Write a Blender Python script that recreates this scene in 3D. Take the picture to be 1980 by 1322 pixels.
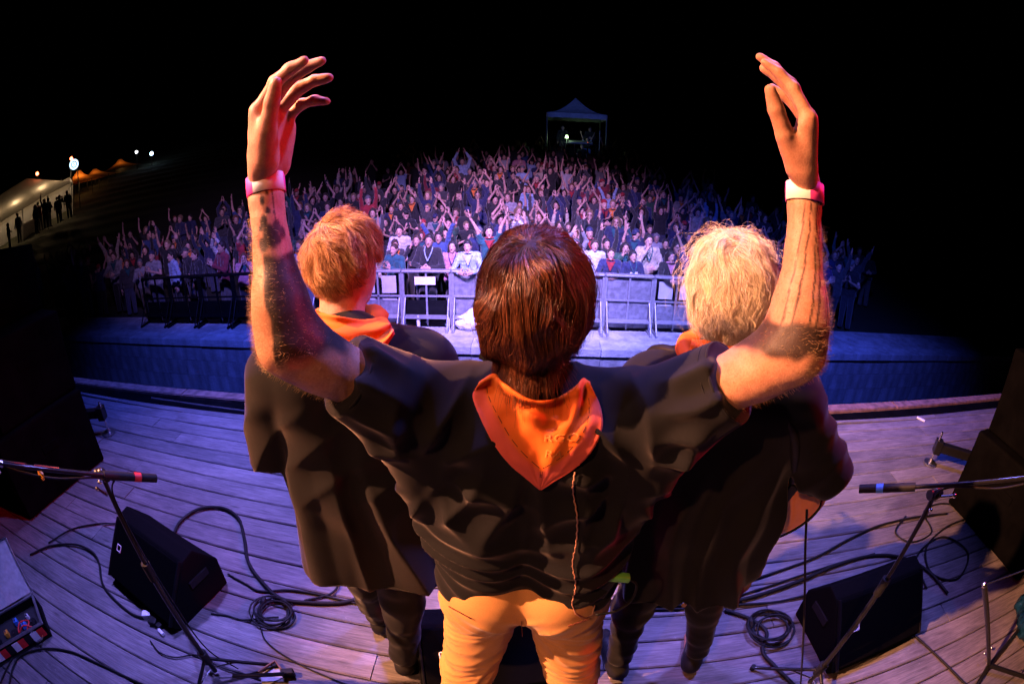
import bpy, bmesh, math, random
import numpy as np
from mathutils import Vector, Matrix

for o in list(bpy.data.objects): bpy.data.objects.remove(o, do_unlink=True)
SC = bpy.context.scene
COL = SC.collection
RAD = math.radians
random.seed(7); RNG = np.random.default_rng(11)

# ------------------------------------------------------------------ camera (fisheye, held above the musicians' heads)
CAM_H, PITCH, YAW, ROLL, FPX = 1.95, 22.0, 3.0, 1.0, 980.0
cam_d = bpy.data.cameras.new('camera'); cam = bpy.data.objects.new('camera', cam_d); COL.objects.link(cam)
cam_d.type = 'PANO'; cam_d.panorama_type = 'FISHEYE_EQUISOLID'
cam_d.sensor_fit = 'HORIZONTAL'; cam_d.sensor_width = 36.0; cam_d.sensor_height = 36.0*1322/1980
cam_d.fisheye_lens = FPX*36.0/1980; cam_d.fisheye_fov = RAD(179)
cam_d.lens = 18; cam_d.clip_start = .02; cam_d.clip_end = 600
_p, _y, _r = RAD(PITCH), RAD(YAW), RAD(ROLL)
cF = Vector((-math.sin(_y)*math.cos(_p), math.cos(_y)*math.cos(_p), -math.sin(_p)))
cR = Vector((math.cos(_y), math.sin(_y), 0)); cU = cR.cross(cF)
# the photo leans clockwise by ROLL, so the camera itself is turned the other way
cR2 = cR*math.cos(_r) + cU*math.sin(_r); cU2 = cU*math.cos(_r) - cR*math.sin(_r)
cam.matrix_world = Matrix(((cR2.x, cU2.x, -cF.x, 0), (cR2.y, cU2.y, -cF.y, 0), (cR2.z, cU2.z, -cF.z, CAM_H), (0, 0, 0, 1)))
SC.camera = cam

# ------------------------------------------------------------------ night sky
W = bpy.data.worlds.new('World'); SC.world = W; W.use_nodes = True
_n = W.node_tree.nodes; _bg = _n['Background']
_sky = _n.new('ShaderNodeTexSky'); _sky.sky_type = 'NISHITA'; _sky.sun_disc = False
_sky.sun_elevation = RAD(-6); _sky.sun_rotation = RAD(200)
W.node_tree.links.new(_sky.outputs[0], _bg.inputs[0]); _bg.inputs[1].default_value = .012

# ------------------------------------------------------------------ stage lamps (rig over and beside the stage) and two added spots
def spot(name, loc, target, col, power, size, blend=.5, radius=.12):
    l = bpy.data.lights.new(name, 'SPOT'); l.energy = power; l.color = col; l.spot_size = RAD(size); l.spot_blend = blend
    l.shadow_soft_size = radius
    o = bpy.data.objects.new(name, l); COL.objects.link(o); o.location = loc
    o.rotation_euler = (Vector(target)-Vector(loc)).to_track_quat('-Z', 'Y').to_euler()
    return o
def glow(name, loc, col, power, radius=.06):
    l = bpy.data.lights.new(name, 'POINT'); l.energy = power; l.color = col; l.shadow_soft_size = radius
    o = bpy.data.objects.new(name, l); COL.objects.link(o); o.location = loc; return o
spot('key_spot_lamp', (-4.7, -.05, 4.75), (.5, 1.05, 1.0), (1, .40, .19), 7400, 36, .6, .05)
spot('added_deck_spot', (-4.3, -1.0, 5.3), (2.2, 2.6, 0), (1, .56, .60), 4200, 14, .9, .06)  # added next to the key, only to brighten the right of the deck
spot('rear_spot_lamp', (-2.8, -3.0, 5.2), (-.05, .85, 1.05), (1, .40, .20), 900, 22, .8, .06)
spot('side_red_lamp', (5.2, 2.0, 3.9), (0, .8, 1.6), (1, .012, .025), 1050, 30, .6, .15)
spot('side_red_lamp', (-4.2, 3.4, 4.6), (0, .8, 1.6), (1, .03, .14), 420, 28, .6, .15)
spot('blue_wash_lamp', (2.6, 3.4, 7.4), (-.2, 1.6, 0), (.24, .22, 1), 3700, 50, 1.0, .3)
spot('blue_wash_lamp', (-2.6, 3.8, 7.4), (-.8, 2.2, 0), (.28, .22, 1), 4800, 47, 1.0, .3)
spot('front_wash_lamp', (-1.6, 2.6, 7.0), (-1.2, 12.6, -.8), (.70, .37, 1), 16000, 50, 1.0, .3)
spot('front_wash_lamp', (-2.6, 2.6, 7.0), (-9.0, 13.2, .5), (.62, .34, 1), 3800, 44, 1.0, .3)
spot('front_wash_lamp', (1.8, 2.6, 7.0), (.7, 9.8, -1.4), (.50, .42, 1), 10500, 42, 1.0, .3)
spot('pit_blue_lamp', (-2.2, 2.8, 6.6), (-3.0, 8.3, -2.4), (.06, .10, 1), 7000, 84, 1.0, .3)
spot('pit_blue_lamp', (2.2, 2.8, 6.6), (3.0, 8.3, -2.4), (.06, .10, 1), 7000, 84, 1.0, .3)
spot('added_tent_spot', (0, 2.6, 7.2), (1.7, 25.4, 3.5), (.12, .20, 1), 2600, 10, .8, .2)  # added blue spot that lifts the mixing tent's cloth

SC.view_settings.view_transform = 'Standard'; SC.view_settings.look = 'None'
SC.view_settings.exposure = 0; SC.view_settings.gamma = 1; SC.view_settings.use_curve_mapping = False
SC.cycles.use_denoising = True; SC.cycles.use_adaptive_sampling = False
SC.cycles.max_bounces = 5; SC.cycles.diffuse_bounces = 1; SC.cycles.glossy_bounces = 3; SC.cycles.transmission_bounces = 3
SC.cycles.sample_clamp_indirect = 4; SC.cycles.caustics_reflective = False; SC.cycles.caustics_refractive = False

# ------------------------------------------------------------------ materials
MATS = {}
class NT:
    def __init__(s, name):
        s.m = bpy.data.materials.new(name); s.m.use_nodes = True; s.t = s.m.node_tree; s.n = s.t.nodes
        s.b = s.n['Principled BSDF']; s.out = s.n['Material Output']
        MATS[name] = s.m
    def node(s, kind, **kw):
        n = s.n.new('ShaderNode'+kind)
        for k, v in kw.items():
            if hasattr(n, k) and not k[0].isupper(): setattr(n, k, v)
            else: n.inputs[k.replace('_', ' ')].default_value = v
        return n
    def link(s, a, b): s.t.links.new(a, b)
    def set(s, **kw):
        for k, v in kw.items():
            i = s.b.inputs[k.replace('_', ' ')]
            i.default_value = (*v, 1) if isinstance(v, (tuple, list)) and len(v) == 3 and i.type == 'RGBA' else v
        return s
    def coord(s, which='Object', scale=(1, 1, 1)):
        c = s.node('TexCoord'); m = s.node('Mapping'); m.inputs['Scale'].default_value = scale
        s.link(c.outputs[which], m.inputs[0]); return m.outputs[0]
    def noise(s, vec, scale, detail=4, rough=.55, dist=0):
        n = s.node('TexNoise'); n.inputs['Scale'].default_value = scale; n.inputs['Detail'].default_value = detail
        n.inputs['Roughness'].default_value = rough; n.inputs['Distortion'].default_value = dist
        s.link(vec, n.inputs['Vector']); return n.outputs[0]
    def ramp(s, fac, stops):
        r = s.node('ValToRGB'); e = r.color_ramp.elements
        while len(e) < len(stops): e.new(.5)
        for q, (p, c) in zip(e, stops):
            q.position = p; q.color = (*c, 1) if len(c) == 3 else c
        s.link(fac, r.inputs[0]); return r.outputs[0]
    def mix(s, fac, a, b, mode='MIX'):
        m = s.node('Mix', data_type='RGBA', blend_type=mode)
        for sock, v in ((m.inputs[0], fac), (m.inputs[6], a), (m.inputs[7], b)):
            if hasattr(v, 'links'): s.link(v, sock)
            else: sock.default_value = v if isinstance(v, float) else (*v, 1)
        return m.outputs[2]
    def math(s, op, a, b=0.0, clamp=False):
        m = s.node('Math', operation=op); m.use_clamp = clamp
        for sock, v in ((m.inputs[0], a), (m.inputs[1], b)):
            if hasattr(v, 'links'): s.link(v, sock)
            else: sock.default_value = v
        return m.outputs[0]
    def bump(s, h, strength=.3, dist=.01):
        b = s.node('Bump'); b.inputs['Strength'].default_value = strength; b.inputs['Distance'].default_value = dist
        s.link(h, b.inputs['Height']); s.link(b.outputs[0], s.b.inputs['Normal'])
    def color(s, c): s.link(c, s.b.inputs['Base Color'])

def plain(name, col, rough=.6, metal=0.0, nscale=30, var=.25, bump=.15, bd=.002, **kw):
    t = NT(name); v = t.coord()
    n = t.noise(v, nscale, 5)
    t.color(t.ramp(n, [(.25, tuple(c*(1-var) for c in col)), (.75, tuple(min(1, c*(1+var)) for c in col))]))
    t.set(Roughness=rough, Metallic=metal, **kw)
    if max(col) < .02: t.b.inputs['Specular IOR Level'].default_value = .15 if max(col) > .008 else 0.0
    if bump: t.bump(n, bump, bd)
    return t.m

def mat_wood(name, dark, light, rough=.62):
    t = NT(name); oi = t.node('ObjectInfo'); c = t.node('TexCoord')
    off = t.node('VectorMath', operation='SCALE'); off.inputs['Scale'].default_value = 37.0
    cmb = t.node('CombineXYZ'); t.link(oi.outputs['Random'], cmb.inputs[0]); t.link(oi.outputs['Random'], cmb.inputs[2])
    t.link(cmb.outputs[0], off.inputs[0])
    add = t.node('VectorMath', operation='ADD'); t.link(c.outputs['Object'], add.inputs[0]); t.link(off.outputs[0], add.inputs[1])
    def mp(sc):
        m = t.node('Mapping'); m.inputs['Scale'].default_value = sc; t.link(add.outputs[0], m.inputs[0]); return m.outputs[0]
    g = t.noise(mp((1.6, 26, 26)), 3.0, 8, .7, .6)
    g2 = t.noise(mp((4, 130, 130)), 3.0, 4, .6)
    big = t.noise(mp((2.2, 4, 4)), 1.3, 4, .6)
    w = t.node('TexVoronoi'); w.inputs['Scale'].default_value = 1.0; t.link(mp((2.0, 9, 9)), w.inputs['Vector'])
    knot = t.ramp(w.outputs['Distance'], [(.03, (.35, .35, .35)), (.11, (1, 1, 1))])
    colr = t.ramp(g, [(.28, dark), (.52, tuple((a+b)/2 for a, b in zip(dark, light))), (.74, light)])
    colr = t.mix(1.0, colr, t.ramp(g2, [(.35, (.62, .6, .6)), (.6, (1, 1, 1))]), 'MULTIPLY')
    colr = t.mix(1.0, colr, t.ramp(big, [(.3, (.60, .58, .60)), (.7, (1.12, 1.08, 1.05))]), 'MULTIPLY')
    colr = t.mix(.85, colr, knot, 'MULTIPLY')
    hv = t.ramp(oi.outputs['Random'], [(0, (.72, .72, .74)), (1, (1.15, 1.1, 1.08))])
    colr = t.mix(1.0, colr, hv, 'MULTIPLY')
    scuff = t.noise(mp((8, 8, 8)), 5, 6, .7)
    colr = t.mix(t.ramp(scuff, [(.66, (0, 0, 0)), (.72, (.5, .5, .5))]), colr, (.42, .40, .40))
    t.color(colr); t.link(t.ramp(g, [(.3, (.75,)*3), (.8, (.5,)*3)]), t.b.inputs['Roughness'])
    t.bump(t.math('ADD', g, t.math('MULTIPLY', g2, .5)), .55, .004)
    return t.m

def mat_cloth(name, col, scale=900, rough=.9, sheen=.5, sheen_col=(1, 1, 1), var=.25, mottle=6, bump=.25, sub=None):
    t = NT(name); v = t.coord()
    n = t.noise(v, mottle, 4); w = t.noise(v, scale, 2, .7)
    c = t.ramp(n, [(.3, tuple(x*(1-var) for x in col)), (.7, tuple(min(1, x*(1+var)) for x in col))])
    c = t.mix(.6, c, t.ramp(w, [(.3, (.55,)*3), (.7, (1.2,)*3)]), 'MULTIPLY')
    t.color(c); t.set(Roughness=rough, Sheen_Weight=sheen, Sheen_Roughness=.35, Sheen_Tint=sheen_col)
    t.b.inputs['Specular IOR Level'].default_value = .2
    t.bump(w, bump, .0008)
    return t.m

def mat_objcolor(name, rough=.85, sheen=.3, nscale=14, tint_attr=False):
    t = NT(name); oi = t.node('ObjectInfo'); v = t.coord()
    n = t.noise(v, nscale, 5, .65)
    c = t.mix(1.0, oi.outputs['Color'], t.ramp(n, [(.3, (.6,)*3), (.7, (1.25,)*3)]), 'MULTIPLY')
    if tint_attr:
        a = t.node('Attribute', attribute_name='tint'); c = t.mix(1.0, c, a.outputs['Color'], 'MULTIPLY')
    t.color(c); t.set(Roughness=rough, Sheen_Weight=sheen); t.bump(n, .5, .01)
    return t.m

mat_wood('deck_wood', (.10, .097, .105), (.33, .315, .325))
plain('wood_under', (.03, .025, .025), .9)
plain('edge_beam_wood', (.20, .11, .085), .8, nscale=14, var=.6, bump=.6, bd=.01)
plain('black_rubber', (.012, .012, .013), .55, nscale=60)
plain('black_metal', (.010, .010, .011), .35, .0, nscale=120, var=.3, bump=.08, Coat_Weight=.3)
plain('chrome', (.62, .62, .64), .22, 1.0, bump=.02)
plain('steel', (.45, .46, .48), .38, 1.0, nscale=40, bump=.1)
plain('cabinet_paint', (.006, .006, .0065), .62, nscale=240, var=.5, bump=.6, bd=.0015)
plain('grille', (.0032, .0032, .0035), .75, nscale=420, var=.8, bump=.9, bd=.002)
plain('black_drape', (.0035, .0035, .004), .95, nscale=6, var=.4, bump=.3, bd=.03)
plain('red_tape', (.65, .02, .02), .5); plain('blue_tape', (.05, .22, .7), .5); plain('orange_tag', (.85, .33, .03), .5)
plain('white_plastic', (.72, .72, .74), .5, nscale=18, var=.12); plain('paper', (.75, .74, .70), .7, nscale=20, var=.1)
plain('green_plastic', (.12, .42, .07), .45, nscale=40); plain('guitar_wood', (.62, .19, .03), .25, nscale=8, var=.3, bump=.02, Coat_Weight=.8)
plain('case_foam', (.02, .02, .022), .95, nscale=90, bump=.8); plain('case_grey', (.42, .42, .44), .55, nscale=30)
plain('blue_foil', (.01, .07, .16), .25, .6, nscale=9, var=.5, bump=1.0, bd=.02)
for nm, c in (('concrete_wall', (.34, .34, .36)), ('coping', (.55, .55, .57))):
    t = NT(nm); v = t.coord('Object'); a = t.noise(v, 1.1, 7, .65); b = t.noise(v, 22, 5, .6)
    st = t.coord('Object', (3.0, 3.0, .35)); s_ = t.noise(st, 1.4, 5, .6)
    col = t.ramp(a, [(.3, tuple(x*.55 for x in c)), (.7, tuple(x*1.15 for x in c))])
    col = t.mix(.7, col, t.ramp(s_, [(.35, (.45, .45, .45)), (.6, (1, 1, 1))]), 'MULTIPLY')
    col = t.mix(.5, col, t.ramp(b, [(.3, (.6,)*3), (.7, (1.1,)*3)]), 'MULTIPLY')
    t.color(col); t.set(Roughness=.85); t.bump(t.math('ADD', t.math('MULTIPLY', a, 2.0), b), .7, .02)
t = NT('grass_ground'); v = t.coord('Object'); a = t.noise(v, .6, 6, .6); b = t.noise(v, 26, 6, .7)
t.color(t.mix(.8, t.ramp(a, [(.3, (.014, .019, .008)), (.7, (.036, .036, .017))]), t.ramp(b, [(.3, (.4,)*3), (.7, (1.3,)*3)]), 'MULTIPLY'))
t.set(Roughness=.95); t.bump(b, .9, .06)
plain('pit_gravel', (.06, .06, .065), .95, nscale=50, var=.6, bump=.9, bd=.02)
plain('barrier_metal', (.42, .43, .47), .45, .6, nscale=22, var=.2, bump=.1)
plain('barrier_sheet', (.30, .31, .35), .5, .55, nscale=9, var=.45, bump=.15)
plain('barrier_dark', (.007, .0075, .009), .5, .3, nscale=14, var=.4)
plain('barrier_pale', (.46, .46, .50), .7, nscale=12, var=.12)
plain('tent_cloth', (.60, .62, .66), .8, nscale=5, var=.2, bump=.2, bd=.02)
plain('dark_pole', (.02, .02, .02), .5)
mat_objcolor('crowd_cloth'); mat_objcolor('crowd_skin', .5, 0, 30, True); mat_objcolor('crowd_hair', .6, .1, 60)
def emit(name, col, strength):
    t = NT(name); t.set(Base_Color=(0, 0, 0), Emission_Color=col, Emission_Strength=strength, Roughness=.6); return t.m
t = NT('crowd_mass'); a_ = t.node('Attribute', attribute_name='tint'); t.color(a_.outputs['Color']); t.set(Roughness=.8)
emit('lamp_warm', (1, .62, .25), 9); emit('lamp_red', (1, .12, .04), 26); emit('lamp_white', (.85, .92, 1), 12)
emit('lamp_cool', (.45, .7, 1), 16); emit('lamp_green', (.62, 1, .45), 7); emit('sign_face', (.55, .8, 1), 2.2)
t = NT('tent_membrane'); tr = t.node('BsdfTranslucent'); tr.inputs[0].default_value = (.42, .40, .36, 1); mx = t.node('MixShader'); mx.inputs[0].default_value = .45
t.set(Base_Color=(.34, .34, .35), Roughness=.8); t.link(t.b.outputs[0], mx.inputs[1]); t.link(tr.outputs[0], mx.inputs[2]); t.link(mx.outputs[0], t.out.inputs[0])
t = NT('orange_membrane'); tr = t.node('BsdfTranslucent'); tr.inputs[0].default_value = (.8, .30, .06, 1); mx = t.node('MixShader'); mx.inputs[0].default_value = .6
t.set(Base_Color=(.7, .24, .05), Roughness=.8); t.link(t.b.outputs[0], mx.inputs[1]); t.link(tr.outputs[0], mx.inputs[2]); t.link(mx.outputs[0], t.out.inputs[0])

# ------------------------------------------------------------------ linking, tagging
def link_mesh(name, me, mat, parent=None, smooth=False):
    o = bpy.data.objects.new(name, me); COL.objects.link(o)
    if mat and not len(me.materials): me.materials.append(MATS[mat])
    if parent: o.parent = parent
    if smooth: me.polygons.foreach_set('use_smooth', [True]*len(me.polygons))
    return o
def tag(o, label, cat, group=None, kind=None):
    if label: o['label'] = label
    if cat: o['category'] = cat
    if group: o['group'] = group
    if kind: o['kind'] = kind
    return o
def thing(name, label, cat, loc=(0, 0, 0), rz=0, group=None):
    o = bpy.data.objects.new(name, None); COL.objects.link(o); o.location = loc; o.rotation_euler = (0, 0, rz)
    o.empty_display_size = .1
    return tag(o, label, cat, group)
def copy_tree(o, parent=None):
    c = o.copy(); COL.objects.link(c)
    if parent: c.parent = parent
    for ch in list(o.children): copy_tree(ch, c)
    return c

class MB:                                    # gathers plain shapes, builds ONE mesh
    def __init__(s): s.bm = bmesh.new()
    def box(s, c, d, rot=None, bevel=0):
        r = bmesh.ops.create_cube(s.bm, size=1); vs = r['verts']
        M = Matrix.Translation(c) @ (rot.to_4x4() if rot else Matrix.Identity(4)) @ Matrix.Diagonal((*d, 1))
        bmesh.ops.transform(s.bm, matrix=M, verts=vs)
        if bevel:
            es = list({e for v in vs for e in v.link_edges})
            bmesh.ops.bevel(s.bm, geom=es, offset=bevel, segments=2, affect='EDGES', profile=.6)
        return s
    def cyl(s, a, b, r, r2=None, seg=12, caps=True):
        a, b = Vector(a), Vector(b); d = b-a
        q = bmesh.ops.create_cone(s.bm, cap_ends=caps, segments=seg, radius1=r, radius2=r if r2 is None else r2, depth=d.length)
        bmesh.ops.transform(s.bm, matrix=Matrix.Translation((a+b)/2) @ d.to_track_quat('Z', 'Y').to_matrix().to_4x4(), verts=q['verts'])
        return s
    def ball(s, c, r, seg=12, sc=(1, 1, 1)):
        q = bmesh.ops.create_uvsphere(s.bm, u_segments=seg, v_segments=max(6, seg*2//3), radius=r)
        bmesh.ops.transform(s.bm, matrix=Matrix.Translation(c) @ Matrix.Diagonal((*sc, 1)), verts=q['verts']); return s
    def tube(s, pts, r, seg=8, closed=False):
        P = [Vector(p) for p in pts]; n = len(P); rings = []
        up = Vector((0, 0, 1)); prev = None
        for i, p in enumerate(P):
            d = (P[(i+1) % n]-P[i-1]) if closed else (P[min(i+1, n-1)]-P[max(i-1, 0)])
            if d.length < 1e-9: d = Vector((1, 0, 0))
            d.normalize()
            if prev is None:
                u = d.cross(up)
                if u.length < 1e-3: u = d.cross(Vector((1, 0, 0)))
            else: u = prev - d*prev.dot(d)
            u.normalize(); prev = u; w = d.cross(u)
            rr = r[i] if hasattr(r, '__len__') else r
            rings.append([s.bm.verts.new(p + (u*math.cos(2*math.pi*k/seg) + w*math.sin(2*math.pi*k/seg))*rr) for k in range(seg)])
        for i in range(n if closed else n-1):
            A, B = rings[i], rings[(i+1) % n]
            for k in range(seg): s.bm.faces.new((A[k], A[(k+1) % seg], B[(k+1) % seg], B[k]))
        if not closed:
            s.bm.faces.new(rings[0][::-1]); s.bm.faces.new(rings[-1])
        return s
    def poly(s, pts): s.bm.faces.new([s.bm.verts.new(p) for p in pts]); return s
    def prism(s, prof, axis_a, axis_b, axis_l, org, length, bevel=0):   # profile (u,v) swept along axis_l
        A, B, L, O = map(Vector, (axis_a, axis_b, axis_l, org))
        r0 = [s.bm.verts.new(O + A*u + B*v) for u, v in prof]; r1 = [s.bm.verts.new(O + A*u + B*v + L*length) for u, v in prof]
        n = len(prof); fs = [s.bm.faces.new(r0[::-1]), s.bm.faces.new(r1)]
        for i in range(n): fs.append(s.bm.faces.new((r0[i], r0[(i+1) % n], r1[(i+1) % n], r1[i])))
        if bevel:
            es = list({e for f in fs for e in f.edges}); bmesh.ops.bevel(s.bm, geom=es, offset=bevel, segments=2, affect='EDGES', profile=.6)
        return s
    def build(s, name, mat, parent=None, smooth=False):
        bmesh.ops.recalc_face_normals(s.bm, faces=s.bm.faces)
        me = bpy.data.meshes.new(name); s.bm.to_mesh(me); s.bm.free()
        o = link_mesh(name, me, mat, parent, smooth)
        if smooth == 'auto':
            me.polygons.foreach_set('use_smooth', [True]*len(me.polygons))
            try: me.set_sharp_from_angle(angle=RAD(40))
            except Exception: pass
        return o

def spline(P, n=8, closed=False):            # Catmull-Rom through P
    P = [np.array(p, float) for p in P]; out = []; N = len(P)
    for i in range(N if closed else N-1):
        p0 = P[i-1] if (closed or i > 0) else 2*P[0]-P[1]
        p1, p2 = P[i], P[(i+1) % N]; p3 = P[(i+2) % N] if (closed or i+2 < N) else 2*P[-1]-P[-2]
        for k in range(n):
            t = k/n
            out.append(.5*((2*p1)+(-p0+p2)*t+(2*p0-5*p1+4*p2-p3)*t*t+(-p0+3*p1-3*p2+p3)*t**3))
    if not closed: out.append(P[-1])
    return out

# ------------------------------------------------------------------ noise and signed-distance modelling
_tab = np.random.default_rng(3).random((32, 32, 32)).astype(np.float32)
def vnoise(P):
    P = np.asarray(P, np.float32); i = np.floor(P).astype(np.int32); f = P-i; f = f*f*(3-2*f); i &= 31; j = (i+1) & 31
    x0, y0, z0 = i[..., 0], i[..., 1], i[..., 2]; x1, y1, z1 = j[..., 0], j[..., 1], j[..., 2]; fx, fy, fz = f[..., 0], f[..., 1], f[..., 2]
    a = _tab[x0, y0, z0]*(1-fx)+_tab[x1, y0, z0]*fx; b = _tab[x0, y1, z0]*(1-fx)+_tab[x1, y1, z0]*fx
    c = _tab[x0, y0, z1]*(1-fx)+_tab[x1, y0, z1]*fx; d = _tab[x0, y1, z1]*(1-fx)+_tab[x1, y1, z1]*fx
    return (a*(1-fy)+b*fy)*(1-fz)+(c*(1-fy)+d*fy)*fz
def sstep(a, b, x):
    t = np.clip((x-a)/(b-a), 0, 1); return t*t*(3-2*t)
def V(*a): return np.array(a, float)
def unit(v): v = np.asarray(v, float); return v/(np.linalg.norm(v)+1e-12)

class SDF:
    def __init__(s, lo, hi, h):
        s.lo = np.array(lo, np.float32); s.h = h; s.n = np.ceil((np.array(hi)-np.array(lo))/h).astype(int)+1
        s.f = np.full(s.n, 9.0, np.float32)
    def _sub(s, lo, hi):
        a = np.clip(np.floor((np.array(lo)-s.lo)/s.h).astype(int), 0, s.n); b = np.clip(np.ceil((np.array(hi)-s.lo)/s.h).astype(int)+1, 0, s.n)
        if np.any(b <= a): return None
        ax = [s.lo[k]+s.h*np.arange(a[k], b[k], dtype=np.float32) for k in range(3)]
        X, Y, Z = np.meshgrid(*ax, indexing='ij', sparse=True)
        return (slice(a[0], b[0]), slice(a[1], b[1]), slice(a[2], b[2])), X, Y, Z
    def _join(s, sl, d, k, op='+'):
        g = s.f[sl]
        if op == '-':
            s.f[sl] = np.maximum(g, -d); return
        if k > 0:
            hh = np.maximum(k-np.abs(g-d), 0)/k; s.f[sl] = np.minimum(g, d)-hh*hh*k*.25
        else: s.f[sl] = np.minimum(g, d)
    def cap(s, a, b, ra, rb=None, k=.02, op='+', cut=()):
        a, b = np.array(a, np.float32), np.array(b, np.float32); rb = ra if rb is None else rb
        m = max(ra, rb)+k+3*s.h; q = s._sub(np.minimum(a, b)-m, np.maximum(a, b)+m)
        if q is None: return s
        sl, X, Y, Z = q; d = b-a; L = float(d@d)+1e-12
        t = np.clip(((X-a[0])*d[0]+(Y-a[1])*d[1]+(Z-a[2])*d[2])/L, 0, 1)
        D = np.sqrt((X-a[0]-t*d[0])**2+(Y-a[1]-t*d[1])**2+(Z-a[2]-t*d[2])**2)-(ra+(rb-ra)*t)
        for p, nn in cut: nn = unit(nn); D = np.maximum(D, (X-p[0])*nn[0]+(Y-p[1])*nn[1]+(Z-p[2])*nn[2])
        s._join(sl, D, k, op); return s
    def chain(s, pts, rs, k=.02):
        for i in range(len(pts)-1): s.cap(pts[i], pts[i+1], rs[i], rs[i+1], k)
        return s
    def ell(s, c, r, R=None, k=.02, op='+'):
        c = np.array(c, np.float32); r = np.array(r, np.float32); m = r.max()+k+3*s.h; q = s._sub(c-m, c+m)
        if q is None: return s
        sl, X, Y, Z = q; P = [X-c[0], Y-c[1], Z-c[2]]
        if R is not None: R = np.array(R, np.float32); P = [R[i][0]*P[0]+R[i][1]*P[1]+R[i][2]*P[2] for i in range(3)]
        k0 = np.sqrt((P[0]/r[0])**2+(P[1]/r[1])**2+(P[2]/r[2])**2); k1 = np.sqrt((P[0]/r[0]**2)**2+(P[1]/r[1]**2)**2+(P[2]/r[2]**2)**2)+1e-9
        s._join(sl, k0*(k0-1)/k1, k, op); return s
    def clip(s, p, nn):
        nn = unit(nn); ax = [s.lo[k]+s.h*np.arange(s.n[k], dtype=np.float32) for k in range(3)]
        X, Y, Z = np.meshgrid(*ax, indexing='ij', sparse=True)
        s.f = np.maximum(s.f, (X-p[0])*nn[0]+(Y-p[1])*nn[1]+(Z-p[2])*nn[2]); return s
    def sample(s, P):
        q = (np.asarray(P)-s.lo)/s.h; i = np.clip(np.floor(q).astype(int), 0, s.n-2); f = np.clip(q-i, 0, 1); F = s.f
        r = 0
        for dx in (0, 1):
            for dy in (0, 1):
                for dz in (0, 1):
                    w = (f[..., 0] if dx else 1-f[..., 0])*(f[..., 1] if dy else 1-f[..., 1])*(f[..., 2] if dz else 1-f[..., 2])
                    r = r+w*F[i[..., 0]+dx, i[..., 1]+dy, i[..., 2]+dz]
        return r
    def grad(s, P, e=None):
        e = e or s.h; g = np.stack([s.sample(P+np.eye(3)[k]*e)-s.sample(P-np.eye(3)[k]*e) for k in range(3)], -1)
        return g/(np.linalg.norm(g, axis=-1, keepdims=True)+1e-9)
    def mesh(s):
        F = s.f; S = F < 0; n = s.n
        c = np.zeros(n-1, np.int8)
        for dx in (0, 1):
            for dy in (0, 1):
                for dz in (0, 1): c += S[dx:n[0]-1+dx, dy:n[1]-1+dy, dz:n[2]-1+dz]
        act = (c > 0) & (c < 8); I = np.argwhere(act); idx = np.full(n-1, -1, np.int32); idx[act] = np.arange(len(I))
        offs = np.array([(x, y, z) for x in (0, 1) for y in (0, 1) for z in (0, 1)])
        vals = np.stack([F[I[:, 0]+o[0], I[:, 1]+o[1], I[:, 2]+o[2]] for o in offs], 1)
        acc = np.zeros((len(I), 3)); cnt = np.zeros(len(I))
        for i in range(8):
            for j in range(i+1, 8):
                if np.abs(offs[i]-offs[j]).sum() != 1: continue
                m = (vals[:, i] < 0) != (vals[:, j] < 0); tt = vals[m, i]/(vals[m, i]-vals[m, j])
                acc[m] += offs[i]+tt[:, None]*(offs[j]-offs[i]); cnt[m] += 1
        P = (I+acc/cnt[:, None])*s.h+s.lo
        Q = []
        for ax in range(3):
            sa = [slice(0, n[k]) for k in range(3)]; sb = list(sa); sa[ax] = slice(0, n[ax]-1); sb[ax] = slice(1, n[ax])
            df = S[tuple(sa)] != S[tuple(sb)]; E = np.argwhere(df); u, w = [(1, 2), (2, 0), (0, 1)][ax]
            E = E[(E[:, u] > 0) & (E[:, w] > 0) & (E[:, u] < n[u]-1) & (E[:, w] < n[w]-1)]
            def cell(du, dw):
                e = E.copy(); e[:, u] -= du; e[:, w] -= dw; return idx[e[:, 0], e[:, 1], e[:, 2]]
            q = np.stack([cell(1, 1), cell(0, 1), cell(0, 0), cell(1, 0)], 1)
            fl = ~S[E[:, 0], E[:, 1], E[:, 2]]; q[fl] = q[fl][:, ::-1]; Q.append(q)
        return P, np.concatenate(Q)

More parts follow.
